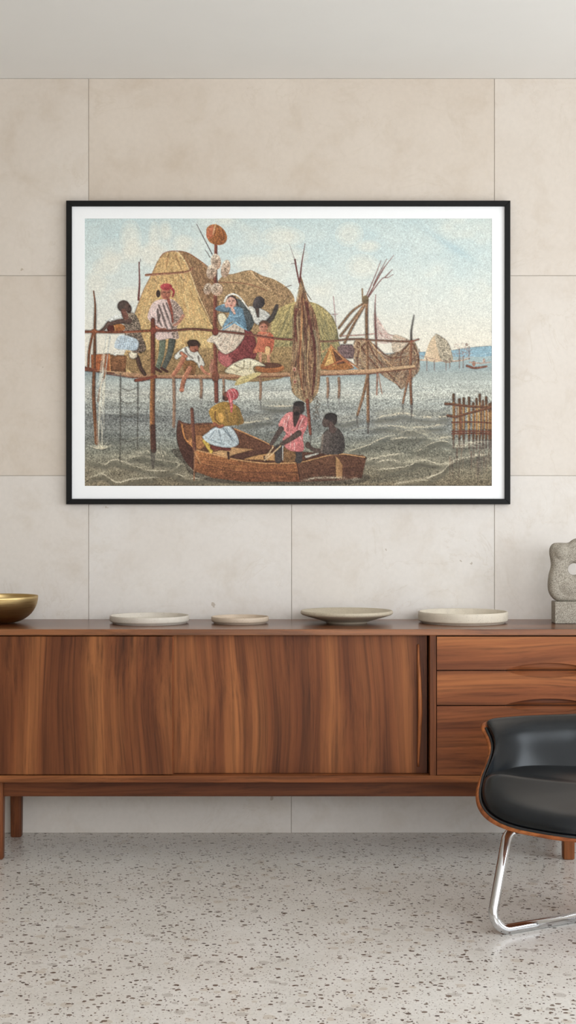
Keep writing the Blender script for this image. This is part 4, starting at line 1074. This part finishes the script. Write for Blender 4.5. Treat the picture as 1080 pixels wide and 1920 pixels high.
hatch([(560, 868), (640, 854), (684, 858), (676, 894), (566, 900)], [(130, 84, 58), (70, 44, 38)], 80, 22, -0.1, 1.4, 0.5, 0.08)
fill([(629, 855), (634, 858), (642, 871), (642, 897), (630, 896)], (190, 142, 90), (140, 94, 60), (1, 0), 0.08, smooth=False)
fill([(614, 848), (640, 845), (640, 850), (615, 853)], (176, 120, 76), smooth=False)
fill([(398, 848), (432, 838), (476, 842), (440, 852), (428, 857)], (206, 160, 106), (176, 126, 80), (1, 0), 0.07, smooth=False)
fill([(456, 861), (470, 855), (512, 848), (528, 864)], (190, 138, 84), n=0.08, smooth=False)
fill([(431, 856), (440, 852), (500, 842), (512, 846), (470, 856), (456, 861)], (84, 54, 44), n=0.1, smooth=False)
fill([(352, 796), (400, 795), (401, 803), (385, 820), (362, 830), (352, 816)], (124, 78, 50), n=0.12); fill([(350, 826), (378, 816), (384, 834), (372, 842)], (170, 112, 66), n=0.1)
line([(341, 795), (344, 812), (350, 826), (366, 841)], 3.5, (206, 132, 72), 3); line([(366, 843), (400, 851), (431, 859), (468, 865), (500, 868), (557, 867), (590, 860), (614, 854), (641, 851), (684, 857)], 2.4, (204, 150, 96), 2)
line([(335, 789), (352, 795), (401, 794)], 2.5, (96, 60, 48), 2); line([(441, 804), (480, 821), (512, 836)], 2.6, (200, 136, 82), 2); line([(557, 868), (563, 902)], 2, (70, 44, 38))
line([(360, 767), (362, 800), (365, 842)], 6, (142, 88, 66), 7, c2=(84, 50, 44)); line([(365, 842), (364, 900)], 3, (150, 100, 70), 2.5); line([(366, 848), (376, 868)], 4, (190, 130, 80), 3)
line([(428, 848), (429, 860)], 4, (70, 46, 42), 3); line([(496, 856), (498, 866)], 4, (90, 60, 50), 3)
for c in ([(345, 868), (356, 876), (364, 884)], [(560, 900), (600, 896), (640, 896), (678, 898)]): crest(c, 3, 0.7, False)
# kneeling woman
line([(384, 826), (390, 836), (396, 846)], 9, (206, 168, 70), 7); line([(398, 838), (430, 842)], 8, (110, 54, 48), 6)
fill([(402, 801), (390, 810), (380, 820), (398, 834), (430, 839), (448, 831), (440, 808), (424, 796)], (206, 216, 218), (170, 180, 182), (1, 0.5), 0.07)
for p in ([(416, 800), (430, 816), (446, 830)], [(402, 808), (392, 822)], [(410, 806), (416, 830)], [(424, 804), (436, 826)], [(396, 824), (420, 834)]): line(p, 2, (116, 130, 138), 1.2, 0.75)
fill([(424, 753), (405, 758), (392, 770), (396, 784), (402, 796), (416, 799), (440, 797), (457, 793), (453, 777), (446, 762)], (186, 140, 60), (128, 94, 52), (1, 0.3), 0.1)
fill([(409, 776), (418, 774), (420, 788), (414, 792)], (214, 158, 76), n=0.06); line([(404, 772), (404, 786), (414, 796)], 2.5, (110, 74, 44), 2); line([(444, 764), (450, 784), (446, 796)], 5, (124, 98, 52), 4); line([(424, 770), (428, 790)], 6, (116, 88, 52), 4, 0.6)
line([(402, 794), (412, 800), (418, 798)], 6, (150, 86, 62), 5); oval(424, 743, 6, 9, (128, 74, 58), (96, 52, 44)); oval(420, 746, 2.5, 4, (70, 46, 42))
oval(436, 739, 11.5, 11, (212, 104, 104), (164, 62, 66), (1, 1)); line([(432, 748), (434, 760), (434, 772)], 8, (204, 92, 92), 3)
for p in ([(432, 730), (438, 738), (438, 748)], [(428, 734), (432, 746), (434, 764)], [(440, 732), (445, 742)]): line(p, 1.5, (236, 172, 166), 1, 0.8)
# rower in pink
line([(523, 840), (522, 862)], 14, (70, 62, 60), 13); line([(559, 842), (560, 862)], 15, (66, 60, 58), 13); fill([(532, 838), (552, 842), (552, 864), (530, 864)], (124, 88, 56), n=0.12); line([(530, 836), (530, 862)], 2, (196, 196, 188), 1.5)
fill([(543, 772), (530, 782), (522, 797), (532, 807), (537, 813), (530, 824), (536, 840), (551, 846), (569, 844), (568, 818), (575, 801), (576, 783), (561, 775)], (222, 138, 130), (186, 96, 96), (1, 0.3), 0.08)
for p in ([(542, 780), (536, 800)], [(568, 784), (560, 804), (572, 800)], [(546, 812), (544, 838)], [(556, 806), (566, 826)], [(534, 788), (530, 802)], [(552, 830), (552, 844)]): line(p, 1.6, (248, 206, 196), 1, 0.8)
for p in ([(540, 790), (540, 806)], [(562, 790), (556, 806)], [(536, 812), (546, 822)]): line(p, 2, (150, 62, 66), 1.2, 0.8)
fill([(550, 774), (562, 776), (558, 790), (552, 800)], (70, 56, 52)); line([(527, 804), (518, 818), (509, 832)], 10, (82, 68, 62), 7); line([(560, 812), (546, 822), (528, 832)], 11, (84, 68, 60), 7)
oval(560, 765, 11, 12, (82, 70, 66), (54, 46, 44), (1, 1)); oval(556, 770, 7, 8, (78, 62, 56)); oval(556, 775, 5, 4, (44, 38, 38)); oval(561, 757, 10, 5, (52, 46, 44))
line([(512, 838), (505, 848), (497, 858)], 3, (214, 178, 132), 2.5); line([(526, 836), (511, 850), (496, 863)], 3, (206, 170, 124), 2.5)
# seated rower seen from behind
line([(603, 846), (588, 843), (577, 834)], 9, (86, 70, 62), 6); oval(577, 834, 5, 6, (82, 64, 56)); line([(574, 856), (596, 850)], 5, (196, 190, 174), 3)
fill([(620, 803), (607, 811), (602, 832), (602, 847), (616, 852), (643, 848), (645, 820), (632, 802)], (98, 86, 78), (60, 54, 52), (1, 0.3), 0.14)
line([(605, 815), (603, 845)], 4, (140, 122, 106), 3, 0.6); line([(624, 812), (626, 846)], 2, (56, 48, 46), 2, 0.6)
oval(619, 787, 13, 12.5, (84, 72, 66), (56, 48, 46), (1, 0.4)); oval(611, 792, 7, 9, (100, 82, 74), (72, 60, 54)); oval(620, 781, 12, 7, (54, 48, 46)); line([(620, 796), (624, 806)], 11, (84, 66, 60), 12)

# dark crayon contours where tones meet
lum_ = CV @ A_((0.3, 0.59, 0.11))
sm_ = lum_
for _ in range(3): sm_ = (2 * sm_ + np.roll(sm_, 1, 0) + np.roll(sm_, -1, 0) + np.roll(sm_, 1, 1) + np.roll(sm_, -1, 1)) / 6
gy_, gx_ = np.gradient(sm_)
ed_ = np.clip(np.hypot(gx_, gy_) / 60.0 - 0.14, 0, 0.26) * np.clip((yy - 560) / 30, 0.0, 1) * np.where(yy > 715, 0.8, 1.0)
CV *= (1 - ed_)[..., None]
# lithographic grain over the whole sheet, a slightly faded ink range
CV *= (1 + 0.024 * GRAIN + 0.05 * WEAVE)[..., None]
CV[:] = np.clip(CV, 0, 255)
g_ = CV @ A_((0.3, 0.59, 0.11))
CV[:] = CV * 0.86 + g_[..., None] * 0.14
CV[:] = 10 + CV * (255 - 10) / 255 * 0.985
lc = np.clip(CV, 0, 255) / 255.0
lc = np.where(lc <= 0.04045, lc / 12.92, ((lc + 0.055) / 1.055) ** 2.4)

# the frame: four mitred rails, white mat board with a bevelled window, and the printed sheet
DFR = CAM_D - 0.028
fx0, fx1, fz1, fz0 = wx(124, DFR), wx(957, DFR), wz(376, DFR), wz(945.5, DFR)
pf = empty('picture_frame', ((fx0 + fx1) / 2, 0, fz0))
tag(pf, 'black framed colour print of figures on a fishing platform and in a boat', 'picture')
def loc(v): return Vector(v) - pf.location
RWD = 10.2 * DFR / F_PX
corn = [(fx0, fz0), (fx1, fz0), (fx1, fz1), (fx0, fz1)]
inn = [(fx0 + RWD, fz0 + RWD), (fx1 - RWD, fz0 + RWD), (fx1 - RWD, fz1 - RWD), (fx0 + RWD, fz1 - RWD)]
for k in range(4):
    a, b, c, d = corn[k], corn[(k + 1) % 4], inn[(k + 1) % 4], inn[k]
    bm = bmesh.new()
    f_ = [bm.verts.new(loc((p[0], -0.028, p[1]))) for p in (a, b, c, d)]; g_ = [bm.verts.new(loc((p[0], -0.0008, p[1]))) for p in (a, b, c, d)]
    bm.faces.new(f_); bm.faces.new(g_[::-1])
    for i in range(4): bm.faces.new((f_[i], g_[i], g_[(i + 1) % 4], f_[(i + 1) % 4]))
    bmesh.ops.bevel(bm, geom=[e for e in bm.edges if all(abs((v.co + pf.location).y + 0.028) < 1e-6 for v in e.verts)][:], offset=0.0008, segments=1, affect='EDGES')
    obj('frame_rail', bm, M['frame'], pf)
YM, YP = -0.017, -0.0155
DM, DP = CAM_D + YM, CAM_D + YP
px0, px1, pz1, pz0 = wx(159, DP), wx(922, DP), wz(410, DP), wz(911, DP)
bm = bmesh.new()
o4 = [bm.verts.new(loc((p[0], YM, p[1]))) for p in ((fx0 + RWD * 0.9, fz0 + RWD * 0.9), (fx1 - RWD * 0.9, fz0 + RWD * 0.9), (fx1 - RWD * 0.9, fz1 - RWD * 0.9), (fx0 + RWD * 0.9, fz1 - RWD * 0.9))]
i4 = [bm.verts.new(loc((p[0], YM, p[1]))) for p in ((px0 - 0.0004, pz0 - 0.0004), (px1 + 0.0004, pz0 - 0.0004), (px1 + 0.0004, pz1 + 0.0004), (px0 - 0.0004, pz1 + 0.0004))]
j4 = [bm.verts.new(loc((p[0], YP, p[1]))) for p in ((px0, pz0), (px1, pz0), (px1, pz1), (px0, pz1))]
for i in range(4):
    j = (i + 1) % 4
    bm.faces.new((o4[i], o4[j], i4[j], i4[i])); bm.faces.new((i4[i], i4[j], j4[j], j4[i]))
obj('mat_board', bm, M['mat'], pf)
X = np.linspace(px0, px1, PW); Z = np.linspace(pz1, pz0, PH)
co = np.zeros((PH, PW, 3), np.float32)
co[..., 0] = X[None, :] - pf.location.x; co[..., 1] = YP + 0.0002; co[..., 2] = Z[:, None] - pf.location.z
idx = np.arange(PH * PW).reshape(PH, PW)
quads = np.stack([idx[:-1, :-1], idx[1:, :-1], idx[1:, 1:], idx[:-1, 1:]], -1).reshape(-1)
me = bpy.data.meshes.new('print')
me.vertices.add(PH * PW); me.vertices.foreach_set('co', co.ravel())
nq = (PH - 1) * (PW - 1)
me.loops.add(nq * 4); me.loops.foreach_set('vertex_index', quads.astype(np.int32))
me.polygons.add(nq); me.polygons.foreach_set('loop_start', np.arange(0, nq * 4, 4, dtype=np.int32))
me.update(calc_edges=True)
at = me.color_attributes.new('ink', 'FLOAT_COLOR', 'POINT')
at.data.foreach_set('color', np.concatenate([lc, np.ones((PH, PW, 1))], -1).astype(np.float32).ravel())
t = NT('printed_sheet')
t.set(Base_Color=t.n('ShaderNodeVertexColor', layer_name='ink').outputs[0], Roughness=0.8)
t.b.inputs['Specular IOR Level'].default_value = 0.12
pr = link('print', me, t.m, pf)
pr['label'] = 'colour lithograph of people on a stilted fishing platform and a rowing boat'
